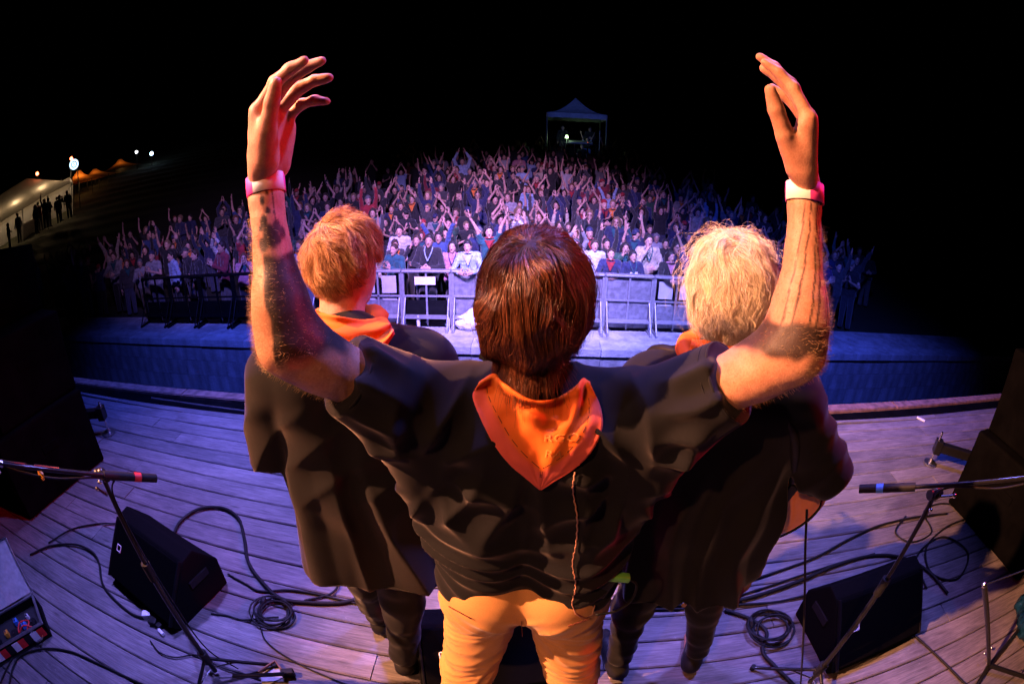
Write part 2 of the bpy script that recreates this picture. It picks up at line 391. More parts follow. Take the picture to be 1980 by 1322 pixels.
def vnormals(P, Q):
    d1 = P[Q[:, 2]]-P[Q[:, 0]]; d2 = P[Q[:, 3]]-P[Q[:, 1]]; fn = np.cross(d1, d2); N = np.zeros_like(P)
    for k in range(4): np.add.at(N, Q[:, k], fn)
    return N/(np.linalg.norm(N, axis=1, keepdims=True)+1e-12)
def relax(P, Q, it=1, w=.5):
    for _ in range(it):
        A = np.zeros_like(P); C = np.zeros(len(P))
        for k in range(4):
            for kk in (1, 3): np.add.at(A, Q[:, k], P[Q[:, (k+kk) % 4]]); np.add.at(C, Q[:, k], 1)
        P = P*(1-w)+w*A/np.maximum(C, 1)[:, None]
    return P
def qmesh(name, P, Q, attrs=None, smooth=True):
    me = bpy.data.meshes.new(name); nq = len(Q)
    me.vertices.add(len(P)); me.vertices.foreach_set('co', np.asarray(P, np.float32).ravel())
    me.loops.add(nq*4); me.loops.foreach_set('vertex_index', np.asarray(Q, np.int32).ravel())
    me.polygons.add(nq); me.polygons.foreach_set('loop_start', np.arange(0, nq*4, 4, dtype=np.int32))
    if smooth: me.polygons.foreach_set('use_smooth', np.ones(nq, bool))
    me.update(); me.validate()
    for k, a in (attrs or {}).items():
        if a.ndim == 1:
            t = me.attributes.new(k, 'FLOAT', 'POINT'); t.data.foreach_set('value', a.astype(np.float32))
        else:
            t = me.attributes.new(k, 'FLOAT_COLOR', 'POINT'); t.data.foreach_set('color', np.c_[a, np.ones(len(a))].astype(np.float32).ravel())
    return me
def sdf_obj(name, sdf, mat, parent=None, disp=None, rel=1, attr=None, post=1, pw=.25):
    P, Q = sdf.mesh(); P = relax(P, Q, rel)
    if disp is not None:
        N = vnormals(P, Q); P = P+N*disp(P, N)[:, None]; P = relax(P, Q, post, pw)
    return link_mesh(name, qmesh(name, P, Q, attr(P) if attr else None), mat, parent), P, Q

def curves_obj(name, S, radii, mat, parent=None):   # S: strands x points x 3, radii: strands x points
    n, k, _ = S.shape
    c = bpy.data.hair_curves.new(name); c.add_curves([k]*n)
    c.attributes['position'].data.foreach_set('vector', S.astype(np.float32).ravel()) if 'position' in c.attributes else c.position_data.foreach_set('vector', S.astype(np.float32).ravel())
    r = c.attributes.get('radius') or c.attributes.new('radius', 'FLOAT', 'POINT')
    r.data.foreach_set('value', radii.astype(np.float32).ravel())
    a = c.attributes.new('strand', 'FLOAT', 'CURVE'); a.data.foreach_set('value', RNG.random(n).astype(np.float32))
    o = bpy.data.objects.new(name, c); COL.objects.link(o); c.materials.append(MATS[mat])
    if parent: o.parent = parent
    return o
def mat_hair(name, dark, light, rough=.35):
    t = NT(name); a = t.node('Attribute', attribute_name='strand'); 
    t.color(t.ramp(a.outputs['Fac'], [(0, dark), (.6, tuple((x+y)/2 for x, y in zip(dark, light))), (1, light)]))
    t.set(Roughness=rough); t.b.inputs['Specular IOR Level'].default_value = .45 if 'brown' in name else .12
# ------------------------------------------------------------------ rays of the photograph, used to find where things stand
def ray(px, py):
    x, y = px-990.0, py-661.0; c, s = math.cos(_r), math.sin(_r); x, y = x*c+y*s, -x*s+y*c
    r = math.hypot(x, y)+1e-9; th = 2*math.asin(r/2/FPX); D = -cU
    return np.array(cR)*math.sin(th)*x/r + np.array(D)*math.sin(th)*y/r + np.array(cF)*math.cos(th)
EYE = V(0, 0, CAM_H)
def onz(px, py, z=0.0): d = ray(px, py); return EYE+d*((z-CAM_H)/d[2])
def at(px, py, t): return EYE+ray(px, py)*t
SL = .04                                     # the stage front, pit wall and barrier run at a slight angle to the boards
def lineY(y0, x): return y0+SL*x

# ------------------------------------------------------------------ stage deck: every board its own piece
deck = tag(bpy.data.objects.new('stage_deck', None), 'weathered timber stage deck of long boards', None, kind='structure'); COL.objects.link(deck)
PW, GAP = .150, .0065
k = 0
rr = random.Random(5)
y = -1.105
while y < 3.35:
    y0, y1 = y+GAP/2, y+PW-GAP/2
    xs = [-6.6]
    while xs[-1] < 6.8: xs.append(xs[-1]+rr.choice([3.0, 3.6, 4.2])+rr.uniform(-.6, .3))
    xs[-1] = 7.0
    for a, b in zip(xs[:-1], xs[1:]):
        a2, b2 = a+.002, b-.002
        la, lb = lineY(3.15, a2), lineY(3.15, b2)
        ya, yb = min(y1, la), min(y1, lb)
        if max(ya, yb) <= y0+.004: continue
        ya, yb = max(ya, y0+.003), max(yb, y0+.003)
        dz = rr.uniform(-.0025, .0025); n = 6; cx, cy = (a2+b2)/2, (y0+y1)/2
        bm = bmesh.new(); rows = []
        cup = rr.uniform(-.002, .003)
        for i in range(n+1):
            t_ = i/n; x = a2+(b2-a2)*t_; yt = ya+(yb-ya)*t_; zz = dz+.0018*math.sin(t_*7+k)
            prof = [(y0, -.03), (y0, zz-.006), (y0+.006, zz+cup*.2), ((y0+yt)/2, zz-cup), (yt-.006 if yt-y0 > .02 else yt, zz+cup*.2), (yt, zz-.006), (yt, -.03)]
            rows.append([bm.verts.new((x-cx, q-cy, z)) for q, z in prof])
        for A, B in zip(rows[:-1], rows[1:]):
            for j in range(6): bm.faces.new((A[j], B[j], B[j+1], A[j+1]))
        bm.faces.new(rows[0]); bm.faces.new(rows[-1][::-1]); bmesh.ops.recalc_face_normals(bm, faces=bm.faces)
        me = bpy.data.meshes.new('plank'); bm.to_mesh(me); bm.free()
        o = link_mesh('plank', me, 'deck_wood', deck); o.location = (cx, cy, 0); k += 1
    y += PW
MB().box((.2, 1.15, -.085), (13.4, 4.1, .10)).build('subframe', 'wood_under', deck)
def strip(name, ya, yb, z0, z1, mat, x0=-6.6, x1=7.0, n=1, parent=None, gap=0, jit=0):
    out = []
    for i in range(n):
        a = x0+(x1-x0)*i/n+gap/2; b = x0+(x1-x0)*(i+1)/n-gap/2; j = rr.uniform(-jit, jit)
        m = MB(); vs = [(a, lineY(ya, a)), (b, lineY(ya, b)), (b, lineY(yb, b)), (a, lineY(yb, a))]
        cx, cy = (a+b)/2, lineY((ya+yb)/2, (a+b)/2)
        lo = [m.bm.verts.new((x-cx, q-cy, z0)) for x, q in vs]; hi = [m.bm.verts.new((x-cx, q-cy, z1+j)) for x, q in vs]
        m.bm.faces.new(lo[::-1]); m.bm.faces.new(hi)
        for q in range(4): m.bm.faces.new((lo[q], lo[(q+1) % 4], hi[(q+1) % 4], hi[q]))
        if gap: bmesh.ops.bevel(m.bm, geom=list(m.bm.edges), offset=.008, segments=2, affect='EDGES')
        o = m.build(name, mat, parent); o.location = (cx, cy, 0); out.append(o)
    return out
strip('gutter', 3.153, 3.33, -.12, -.02, 'black_drape', parent=deck)
eb = strip('edge_beam', 3.333, 3.455, -.16, .012, 'edge_beam_wood', n=4, parent=deck, gap=.006, jit=.003)
strip('stage_skirt', 3.36, 3.44, -3.1, -.165, 'black_drape', parent=deck)

# ------------------------------------------------------------------ ground, pit, pit wall, hillside
MB().poly([(-300, -200, -3.25), (300, -200, -3.25), (300, 300, -3.25), (-300, 300, -3.25)]).build('ground', 'pit_gravel')['kind'] = 'structure'
pw = tag(bpy.data.objects.new('pit_wall', None), 'low concrete block wall on the far side of the stage pit', 'wall'); COL.objects.link(pw)
X0, X1 = -26.0, 26.0
strip('wall_core', 8.51, 8.80, -3.25, -1.70, 'concrete_wall', X0, X1, parent=pw)
for c_ in range(4):
    z1 = -1.70-.36*c_; nb = 44
    for i in range(nb+1):
        a = X0+(X1-X0)*(i-(c_ % 2)*.5)/nb; b = a+(X1-X0)/nb; a, b = max(a, X0), min(b, X1)
        if b-a < .1: continue
        dep = rr.uniform(-.006, .006)
        strip('concrete_block', 8.45+dep, 8.505, z1-.355, z1-.003, 'concrete_wall', a+.004, b-.004, parent=pw)
for i in range(44):
    a = X0+(X1-X0)*i/44; strip('coping_slab', 8.40+rr.uniform(-.006, .006), 8.86, -1.697, -1.555+rr.uniform(-.004, .004), 'coping', a+.004, a+(X1-X0)/44-.004, parent=pw)
strip('ledge_path', 8.862, 9.9, -1.9, -1.572, 'coping', X0, X1)[0]['kind'] = 'structure'
def hgt(x, y):
    x = np.asarray(x, float); y = np.asarray(y, float); q = y-10.8-SL*x
    h = .17*np.where(q > 0, q-1.2*(1-np.exp(-np.maximum(q, 0)/1.2)), 0) + .05*np.maximum(0, -x-14)
    st = h/.36; fr = st-np.floor(st); ter = .36*(np.floor(st)+sstep(.72, 1.0, fr))
    return -1.585+h+(ter-h)*.55
gx = np.concatenate([np.linspace(-120, -32, 12), np.linspace(-31, 31, 94), np.linspace(33, 120, 12)]); gy = np.concatenate([np.linspace(0, 34, 180), np.linspace(35, 160, 24)])
GX, GQ = np.meshgrid(gx, gy, indexing='ij'); GY = GQ+9.85+SL*np.clip(GX, -40, 40)
GZ = hgt(GX, GY)+.05*(vnoise(np.stack([GX*.8, GY*.8, 0*GX], -1))-.5)*(GQ > .3)
nx_, ny_ = GX.shape; ii = np.arange(nx_*ny_).reshape(nx_, ny_)
Q = np.stack([ii[:-1, :-1], ii[1:, :-1], ii[1:, 1:], ii[:-1, 1:]], -1).reshape(-1, 4)
link_mesh('hillside', qmesh('hillside', np.stack([GX, GY, GZ], -1).reshape(-1, 3), Q), 'grass_ground')['kind'] = 'structure'

# ------------------------------------------------------------------ crowd barrier sections
BANG = math.atan(SL)
ORD = ['first', 'second', 'third', 'fourth', 'fifth', 'sixth', 'seventh', 'eighth', 'ninth', 'tenth', 'eleventh', 'twelfth', 'thirteenth', 'fourteenth', 'fifteenth', 'sixteenth', 'seventeenth', 'eighteenth', 'nineteenth', 'twentieth',
       'twenty-first', 'twenty-second', 'twenty-third', 'twenty-fourth', 'twenty-fifth', 'twenty-sixth', 'twenty-seventh', 'twenty-eighth', 'twenty-ninth', 'thirtieth', 'thirty-first', 'thirty-second', 'thirty-third', 'thirty-fourth', 'thirty-fifth', 'thirty-sixth', 'thirty-seventh', 'thirty-eighth', 'thirty-ninth', 'fortieth']
def barrier(kind):
    mt_ = 'barrier_dark' if kind == 'dark' else 'barrier_metal'  # dark kind: near-black metal puts the shade of the left run into its colour
    t = thing('crowd_barrier', '', 'barrier')
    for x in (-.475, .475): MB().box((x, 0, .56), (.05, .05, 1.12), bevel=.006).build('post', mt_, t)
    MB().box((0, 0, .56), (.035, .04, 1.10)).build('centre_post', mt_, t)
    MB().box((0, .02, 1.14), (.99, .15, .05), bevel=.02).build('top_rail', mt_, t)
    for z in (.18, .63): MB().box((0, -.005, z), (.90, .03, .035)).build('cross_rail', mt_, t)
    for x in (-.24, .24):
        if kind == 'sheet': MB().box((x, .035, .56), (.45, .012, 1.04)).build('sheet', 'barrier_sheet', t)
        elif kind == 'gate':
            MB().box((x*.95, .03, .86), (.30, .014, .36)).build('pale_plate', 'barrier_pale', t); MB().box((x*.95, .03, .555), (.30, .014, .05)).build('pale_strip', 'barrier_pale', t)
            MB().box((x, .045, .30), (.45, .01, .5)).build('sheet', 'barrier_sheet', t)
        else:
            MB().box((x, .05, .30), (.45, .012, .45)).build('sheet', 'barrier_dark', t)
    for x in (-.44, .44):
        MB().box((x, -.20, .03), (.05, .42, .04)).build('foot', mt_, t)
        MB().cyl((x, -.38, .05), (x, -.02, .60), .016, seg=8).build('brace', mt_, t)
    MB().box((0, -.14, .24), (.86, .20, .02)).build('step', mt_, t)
    return t
proto = {q: barrier(q) for q in ('sheet', 'gate', 'open', 'dark')}; usedp = set()
bn = 0
for i in range(4, 19):
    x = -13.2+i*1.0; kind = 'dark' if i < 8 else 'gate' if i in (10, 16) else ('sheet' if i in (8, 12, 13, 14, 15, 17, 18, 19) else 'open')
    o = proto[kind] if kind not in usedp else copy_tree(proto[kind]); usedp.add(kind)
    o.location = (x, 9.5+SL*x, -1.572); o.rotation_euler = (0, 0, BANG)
    desc = {'sheet': 'grey steel crowd barrier with sheet panels', 'gate': 'crowd barrier section with two pale plates', 'open': 'crowd barrier section with open upper half', 'dark': 'crowd barrier section coloured near-black as shade'}[kind]
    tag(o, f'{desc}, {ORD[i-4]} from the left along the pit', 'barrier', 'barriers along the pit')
    if i == 11:
        MB().box((-.02, -.035, .95), (.42, .012, .16)).build('notice_plate', 'paper', o)
bag = SDF((-.45, -.3, -.02), (.45, .3, .6), .015)
for cx, cy, cz, r_ in ((0, 0, .16, .19), (.17, .03, .12, .15), (-.16, .02, .12, .14), (.05, 0, .33, .11), (.22, 0, .07, .12)): bag.cap((cx, cy, cz), (cx+.02, cy, cz), r_, k=.04)
bag.clip((0, 0, 0), (0, 0, -1))
o, _, _ = sdf_obj('plastic_bag', bag, 'white_plastic', disp=lambda P, N: .03*(vnoise(P*9)-.5)+.02*(vnoise(P*26)-.5))
o.location = (-1.32, 9.30, -1.572); tag(o, 'crumpled white plastic sack lying against the barrier beside the brown-haired head', 'bag')
for i, (x, w) in enumerate(((-2.35, 'left'), (-1.75, 'right'))):
    o = MB().cyl((0, 0, 0), (0, 0, .20), .036, seg=14).cyl((0, 0, .20), (0, 0, .25), .036, .014, seg=14).cyl((0, 0, .25), (0, 0, .28), .016, seg=10).build('water_bottle', 'white_plastic', smooth='auto')
    o.location = (x, 9.32+SL*x, -1.572); tag(o, f'small white bottle on the ground at the barrier, the {w} one of two', 'bottle', 'bottles by the barrier')

# ------------------------------------------------------------------ mixing tent up the slope
fx, fy = 1.67, 26.9; fz = float(hgt(fx, fy)); EZ = 3.86
ft = thing('mixing_tent', 'dark pavilion tent with pointed roof at the top of the crowd', 'tent', (fx, fy, 0))
for sx in (-1, 1):
    for sy in (-1, 1): MB().cyl((sx*1.47, sy*1.47, fz-.1), (sx*1.47, sy*1.47, EZ), .035, seg=8).build('leg', 'barrier_metal', ft)
m = MB(); ap = (0, 0, EZ+.95); cs = [(-1.5, -1.5, EZ), (1.5, -1.5, EZ), (1.5, 1.5, EZ), (-1.5, 1.5, EZ)]
for i in range(4):
    a, b = Vector(cs[i]), Vector(cs[(i+1) % 4]); A = Vector(ap)
    prev = (a, b)
    for q in range(1, 7):
        t_ = q/6; sag = -.22*math.sin(math.pi*t_); na, nb_ = a.lerp(A, t_)+Vector((0, 0, sag)), b.lerp(A, t_)+Vector((0, 0, sag))
        if q < 6: m.poly([prev[0], prev[1], nb_, na])
        else: m.poly([prev[0], prev[1], A])
        prev = (na, nb_)
m.build('canopy', 'tent_cloth', ft)
for i in range(4):
    a, b = Vector(cs[i]), Vector(cs[(i+1) % 4]); m = MB()
    n = 12
    for q in range(n):
        p, r2 = a.lerp(b, q/n), a.lerp(b, (q+1)/n); o1 = Vector((0, 0, -.24-.03*(q % 2))); o2 = Vector((0, 0, -.24-.03*((q+1) % 2)))
        m.poly([p, r2, r2+o2, p+o1])
    m.build('valance', 'tent_cloth', ft)
MB().box((0, .1, fz+.30), (2.8, 2.6, .62)).build('riser', 'wood_under', ft)
desk = thing('mixing_desk', 'dark mixing desk under the pavilion tent', 'desk', (fx+.25, fy-.7, fz+.61))
MB().box((0, 0, .74), (1.7, .6, .05)).build('table_top', 'barrier_dark', desk); MB().box((0, 0, .83), (1.2, .5, .12), Matrix.Rotation(.2, 3, 'X')).build('console', 'barrier_metal', desk)
for sx in (-.8, .8): MB().box((sx, 0, .36), (.05, .5, .72)).build('leg', 'barrier_dark', desk)
dl = thing('desk_lamp', 'small greenish lamp glowing on the mixing desk in the tent', 'lamp', (fx-.45, fy-.75, fz+1.37))
MB().cyl((0, 0, 0), (0, 0, .30), .02, seg=8).build('stem', 'barrier_metal', dl); MB().cyl((0, 0, .27), (0, 0, .42), .09, .05, seg=12).build('shade', 'lamp_green', dl); MB().cyl((0, 0, 0), (0, 0, .02), .08, seg=12).build('base', 'barrier_metal', dl)
glow('desk_lamp_light', (fx-.4, fy-1.0, fz+1.6), (.6, 1, .5), 4)
rl = thing('signal_light', 'small red glowing light on the mixing desk in the tent', 'lamp', (fx+.62, fy-.8, fz+1.37))
MB().box((0, 0, .06), (.10, .08, .12)).build('housing', 'barrier_dark', rl); MB().ball((0, -.05, .07), .035, 10).build('lens', 'lamp_red', rl)

# ------------------------------------------------------------------ beer tent, sign and lamps far on the left
bt = thing('beer_tent', 'long white refreshment tent lit from inside at the far left edge', 'tent', (0, 0, 0))
eL, eR, rL, rR = at(-60, 470, 35), at(141, 352, 36), at(-60, 418, 39.5), at(52, 345, 40)
gL, gR = at(-60, 528, 35), at(141, 415, 36)
def quad(m, a, b, c, d, n=6):
    a, b, c, d = map(np.array, (a, b, c, d))
    for i in range(n):
        t0, t1 = i/n, (i+1)/n; m.poly([a+(b-a)*t0, a+(b-a)*t1, d+(c-d)*t1, d+(c-d)*t0])
m = MB(); quad(m, eL, eR, rR, rL); m.build('roof', 'tent_membrane', bt)
back = np.array([-2.6, 1.6, 0]); m = MB(); quad(m, gL+back, gR+back, eR+back+V(0, 0, .5), eL+back+V(0, 0, .5)); m.build('back_wall', 'tent_membrane', bt)
m = MB(); m.poly([eR, gR, gR+back, eR+back+V(0, 0, .5)]); m.build('side_wall', 'tent_membrane', bt)
m = MB(); quad(m, eL, eR, eR-V(0, 0, .22), eL-V(0, 0, .22)); m.build('valance', 'tent_membrane', bt)
for t_ in (.05, .28, .52, .76, .985):
    e, g = eL+(eR-eL)*t_, gL+(gR-gL)*t_; MB().cyl(g-V(0, 0, .2), e, .05, seg=8).build('post', 'white_plastic', bt)
for i, t_ in enumerate((.25, .48, .74, .93)):
    e = eL+(eR-eL)*t_ + (rL-eL)*.40; glow('tent_lamp_light', e-V(0, 0, .32), (1, .66, .34), 75, .05)
    lm = thing('tent_lamp', f'warm lamp under the refreshment tent roof, {ORD[i]} from the left', 'lamp', tuple(e-V(0, 0, .5)), group='lamps in the refreshment tent')
    MB().ball((0, 0, 0), .06, 10).build('bulb', 'lamp_warm', lm); MB().cyl((0, 0, .05), (0, 0, .45), .012, seg=6).build('cord', 'dark_pole', lm)
bc = thing('bar_counter', 'pale wooden bar counter inside the refreshment tent', 'counter', (0, 0, 0))
a, b = gL+(gR-gL)*.5, gL+(gR-gL)*.80
for k_, (h0, h1, mt) in enumerate(((.0, .9, 'case_grey'), (.9, .98, 'paper'))):
    m = MB(); off = back*.28; quad(m, a+off+V(0, 0, h0), b+off+V(0, 0, h0), b+off+V(0, 0, h1), a+off+V(0, 0, h1), 2); quad(m, a+off+V(0, 0, h1), b+off+V(0, 0, h1), b+off*1.5+V(0, 0, h1), a+off*1.5+V(0, 0, h1), 2)
    m.build(('front', 'top')[k_], mt, bc)
sp = at(143, 318, 38); sg = thing('round_sign', 'round lit sign on two poles beside the refreshment tent', 'sign', tuple(sp))
dirc = unit(EYE-sp); rot = Vector(dirc).to_track_quat('Z', 'Y').to_matrix()
def disc(m, r0, z0, z1, seg=28): m.cyl(Vector(rot @ Vector((0, 0, z0))), Vector(rot @ Vector((0, 0, z1))), r0, seg=seg)
m = MB(); disc(m, .40, -.06, .02); m.build('body', 'dark_pole', sg); m = MB(); disc(m, .37, .021, .03); m.build('face', 'sign_face', sg)
m = MB(); m.tube([Vector(rot @ Vector((.21*math.cos(a_), .21*math.sin(a_), .035))) for a_ in np.linspace(0, 2*math.pi, 20, endpoint=False)], .03, 6, True); m.build('ring_mark', 'dark_pole', sg)
m = MB(); m.tube([Vector(rot @ Vector(p)) for p in ((.05, .12, .035), (-.05, .06, .035), (.05, -.02, .035), (-.04, -.12, .035))], .028, 6); m.build('centre_mark', 'dark_pole', sg)
for s_ in (-.28, .28): q = np.array(rot @ Vector((s_, 0, -.03))); MB().cyl(q-V(0, 0, .2), q-V(0, 0, 3.2), .04, seg=8).build('pole', 'dark_pole', sg)
glow('sign_light', tuple(sp+dirc*.5), (.55, .8, 1), 3)
def lamp_post(px, py, t_, col, lightcol, pw_, label, r=.11, h=3.4):
    p = at(px, py, t_); o = thing('lamp_post', label, 'lamp', tuple(p))
    MB().cyl((0, 0, -r), (0, 0, -h), .03, seg=8).build('pole', 'dark_pole', o); MB().ball((0, 0, 0), r, 14).build('bulb', col, o, True)
    glow('lamp_post_light', (p[0]-p[0]/40*.5, p[1]-p[1]/40*.5, p[2]-.25), lightcol, pw_)
lamp_post(72, 336, 39, 'lamp_red', (1, .3, .1), 5, 'orange-red lamp above the refreshment tent ridge', .12)
lamp_post(138, 307, 40, 'lamp_red', (1, .2, .1), 4, 'red lamp directly above the round lit sign', .13)
lamp_post(293, 297, 48, 'lamp_cool', (.5, .75, 1), 2, 'bluish white lamp far left, rightmost of the distant lamps', .17)
lamp_post(264, 294, 48, 'lamp_white', (1, .8, .8), 2, 'pale lamp far left, just left of the bluish white lamp', .13)
def star_tent(px, py, t_, rad, h, label, power, pk=.62):
    p = at(px, py, t_); o = thing('marquee', label, 'tent', (p[0], p[1], p[2]-h)); m = MB(); n = 24; prof = [(1, 0), (.72, .16), (.46, .36), (.24, .62), (.07, 1)]
    rings = []
    for u, w in prof:
        rings.append([m.bm.verts.new((rad*u*(1-.13*math.cos(3*a_)*u)*math.cos(a_), rad*u*(1-.13*math.cos(3*a_)*u)*math.sin(a_), h*w)) for a_ in np.linspace(0, 2*math.pi, n, endpoint=False)])
    for A, B in zip(rings[:-1], rings[1:]):
        for i in range(n): m.bm.faces.new((A[i], A[(i+1) % n], B[(i+1) % n], B[i]))
    m.bm.faces.new(rings[-1]); m.build('canopy', 'orange_membrane', o, True)
    MB().cyl((0, 0, -2.2), (0, 0, h*.95), .05, seg=8).build('mast', 'dark_pole', o)
    for i in range(6):
        a_ = i*math.pi/3; MB().cyl((rad*.86*math.cos(a_), rad*.86*math.sin(a_), -2.2), (rad*.86*math.cos(a_), rad*.86*math.sin(a_), .08), .03, seg=6).build('pole', 'dark_pole', o)
    glow('marquee_light', (p[0]-.5*p[0]/t_, p[1]-.5*p[1]/t_, p[2]-h*.75), (1, .5, .18), power, .3)
star_tent(152, 330, 44, 2.2, 1.0, 'orange marquee glowing behind the round lit sign', 30)
star_tent(183, 327, 47, 2.4, .8, 'dim orange marquee to the right of the round sign', 9)
star_tent(232, 308, 52, 2.2, .9, 'small red-orange marquee between the round sign and distant lamps', 7)
# ------------------------------------------------------------------ floor monitors
def monitor(label, loc, rz, w=.70, s=1.0, logo_x=-.22):
    t = thing('floor_monitor', label, 'speaker', (*loc, .004), rz, 'floor monitors on the stage')
    prof = [(-.25, .0), (-.29, .06), (.03, .40), (.13, .42), (.28, .23), (.27, .0)]; prof = [(a*s, b*s) for a, b in prof]
    MB().prism(prof, (0, 1, 0), (0, 0, 1), (1, 0, 0), (-w/2, 0, 0), w, .012).build('cabinet', 'cabinet_paint', t)
    a, b = V(0, -.29*s, .06*s), V(0, .03*s, .40*s); d = unit(b-a); nrm = V(0, -d[2], d[1]); L = np.linalg.norm(b-a)
    m = MB(); rot = Matrix(((1, 0, 0), (0, d[1], nrm[1]), (0, d[2], nrm[2])))
    c = (a+b)/2+nrm*.006
    m.box(c, (w-.05, L-.035, .018), rot, .006); g = m.build('grille', 'grille', t)
    for sx in (-1, 1): MB().box(Vector(c)+Vector((sx*(w/2-.016), 0, 0)), (.012, L-.01, .026), rot, .005).build('edge_trim', 'barrier_dark', t)
    p = Vector(c)+Vector((logo_x, 0, 0))+Vector(rot @ Vector((0, .02, .0105))); q = .019; m = MB()
    for (u0, v0, u1, v1) in ((-q, -q, q, -q), (q, -q, q, q), (q, q, -q, q), (-q, q, -q, -q), (q, -q*.2, q*.1, -q)):
        m.tube([p+Vector(rot @ Vector((u0, v0, 0))), p+Vector(rot @ Vector((u1, v1, 0)))], .0028, 5)
    m.build('square_logo', 'paper', t)
    for sx in (-1, 1):
        MB().box((sx*(w/2+.002), .08*s, .22*s), (.012, .14, .045), bevel=.004).build('handle', 'black_rubber', t)
    for sx in (-1, 1):
        for yy in (-.2, .2): MB().cyl((sx*(w/2-.08), yy*s, -.004), (sx*(w/2-.08), yy*s, .008), .02, seg=10).build('rubber_foot', 'black_rubber', t)
    return t
monitor('black wedge monitor left of the stage behind the mic stand with red tape', (-1.88, 1.22), RAD(-14), .64, .80, logo_x=-.23)
monitor('black wedge monitor at lower right behind the mic stand with blue tape', (1.70, 1.17), RAD(6), .64, .80, logo_x=-.20)
monitor('black wedge monitor beyond the legs in tan trousers', (-.10, 1.20), RAD(12), .66, .68)

# ------------------------------------------------------------------ microphone stands
def mic_stand(label, base, top, lend, rend, tapemat, rend_tape=True):
    t = thing('microphone_stand', label, 'mic stand', (0, 0, 0)); B, T = V(*base), V(*top)
    MB().cyl(B+V(0, 0, .02), B+(T-B)*.62, .0125, seg=12).build('lower_tube', 'black_metal', t, 'auto'); MB().cyl(B+(T-B)*.60, T, .009, seg=12).build('upper_tube', 'black_metal', t, 'auto')
    MB().cyl(B+(T-B)*.58, B+(T-B)*.655, .019, seg=14).build('height_clutch', 'black_rubber', t, 'auto')
    MB().cyl(B+V(0, 0, .10), B+V(0, 0, .17), .024, seg=14).build('leg_collar', 'black_metal', t, 'auto')
    for i in range(3):
        a = 2.1*i+.5; f = B+V(.30*math.cos(a), .30*math.sin(a), .012)
        lg = MB().cyl(B+V(0, 0, .13), f, .009, seg=10).build('leg', 'black_metal', t, 'auto')
        MB().cyl(f-V(0, 0, .012), f+V(0, 0, .012), .013, seg=10).build('rubber_foot', 'black_rubber', lg)
        MB().cyl(B+V(0, 0, .05), B+V(.15*math.cos(a), .15*math.sin(a), .075), .004, seg=6).build('brace', 'chrome', lg)
    MB().ball(T, .026, 14, (1, .8, 1)).cyl(T-V(.03, 0, 0), T+V(.03, 0, 0), .018, seg=12).build('boom_clutch', 'black_metal', t, 'auto')
    MB().cyl(T+V(.02, -.02, .0), T+V(.05, -.05, .02), .006, seg=8).ball(T+V(.052, -.052, .021), .009, 8).build('wing_knob', 'chrome', t)
    MB().cyl(T-V(0, .015, .07), T-V(.02, .03, .04), .005, seg=8).ball(T-V(.022, .032, .038), .008, 8).build('thumb_screw', 'chrome', t)
    L, R = V(*lend), V(*rend); d = unit(R-L)
    MB().cyl(L, R, .0075, seg=12).build('boom', 'black_metal', t, 'auto')
    MB().cyl(R-d*.20, R, .0145, seg=14).build('counterweight', 'black_rubber', t, 'auto')
    MB().cyl(R-d*.085, R-d*.06, .0152, seg=14).build('tape_band', tapemat, t, 'auto')
    MB().cyl(L, L+d*.03, .012, seg=12).cyl(L-V(0, 0, .035), L, .007, seg=10).build('thread_clip', 'chrome', t, 'auto')
    wire = spline([L+d*.02-V(0, 0, .012), L+d*.2-V(0, 0, .03), L+d*.42-V(0, 0, .014), T+V(.012, 0, -.10), B+(T-B)*.5+V(.02, .01, 0), B+V(.03, .02, .2), B+V(.10, .06, .01)], 8)
    MB().tube(wire, .0035, 6).build('cable', 'black_rubber', t, True)
    return t, L, d
ms, L_, d_ = mic_stand('black boom mic stand with red tape and orange tag, lower left', (-1.32, .80, .004), (-1.31, .80, 1.13), (-1.44, .475, 1.345), (-1.185, .935, 1.055), 'red_tape')
MB().box(L_+d_*.16-V(0, 0, .02), (.028, .006, .03), Matrix.Rotation(.5, 3, 'Y')).build('tag', 'orange_tag', ms)
MB().tube([L_+V(0, 0, .008), L_+d_*.12+V(0, 0, .010)], .0035, 6).tube([L_+d_*.15+V(0, 0, .010), L_+d_*.24+V(0, 0, .010)], .0035, 6).build('silver_strip', 'chrome', ms)
mic_stand('black boom mic stand with blue tape, lower right', (1.29, .91, .004), (1.30, .905, 1.12), (1.56, .60, 1.355), (1.035, 1.03, 1.085), 'blue_tape')
gs = thing('instrument_stand', 'black folding instrument stand with chrome screws at lower right edge', 'stand', (0, 0, 0))
g0, g1 = onz(1912, 1285, .05), at(1903, 1130, 1.95)
MB().cyl(g0, g1, .013, seg=12).build('upright', 'black_metal', gs, 'auto'); MB().ball(g1, .012, 10).build('chrome_tip', 'chrome', gs, True)
for px, py in ((2040, 1325), (1990, 1190), (1885, 1330)): MB().cyl(g0, onz(px, py, .012), .014, seg=10).build('leg', 'black_metal', gs, 'auto')
for i, (px, py) in enumerate(((1903, 1262), (1917, 1252), (1908, 1280), (1975, 1297))): MB().ball(onz(px, py, .075), .010, 8).build('screw', 'chrome', gs, True)
MB().tube([at(1903, 1130, 1.95), at(1990, 1098, 2.0)], .003, 6).build('thin_rod', 'black_metal', gs)
fb = SDF((-.3, -.3, -.02), (.3, .3, .25), .012)
for cx, cy, cz, r_ in ((0, 0, .06, .13), (.12, .06, .05, .10), (-.11, -.05, .05, .09), (.02, .13, .04, .08)): fb.cap((cx, cy, cz), (cx+.02, cy, cz), r_, k=.05)
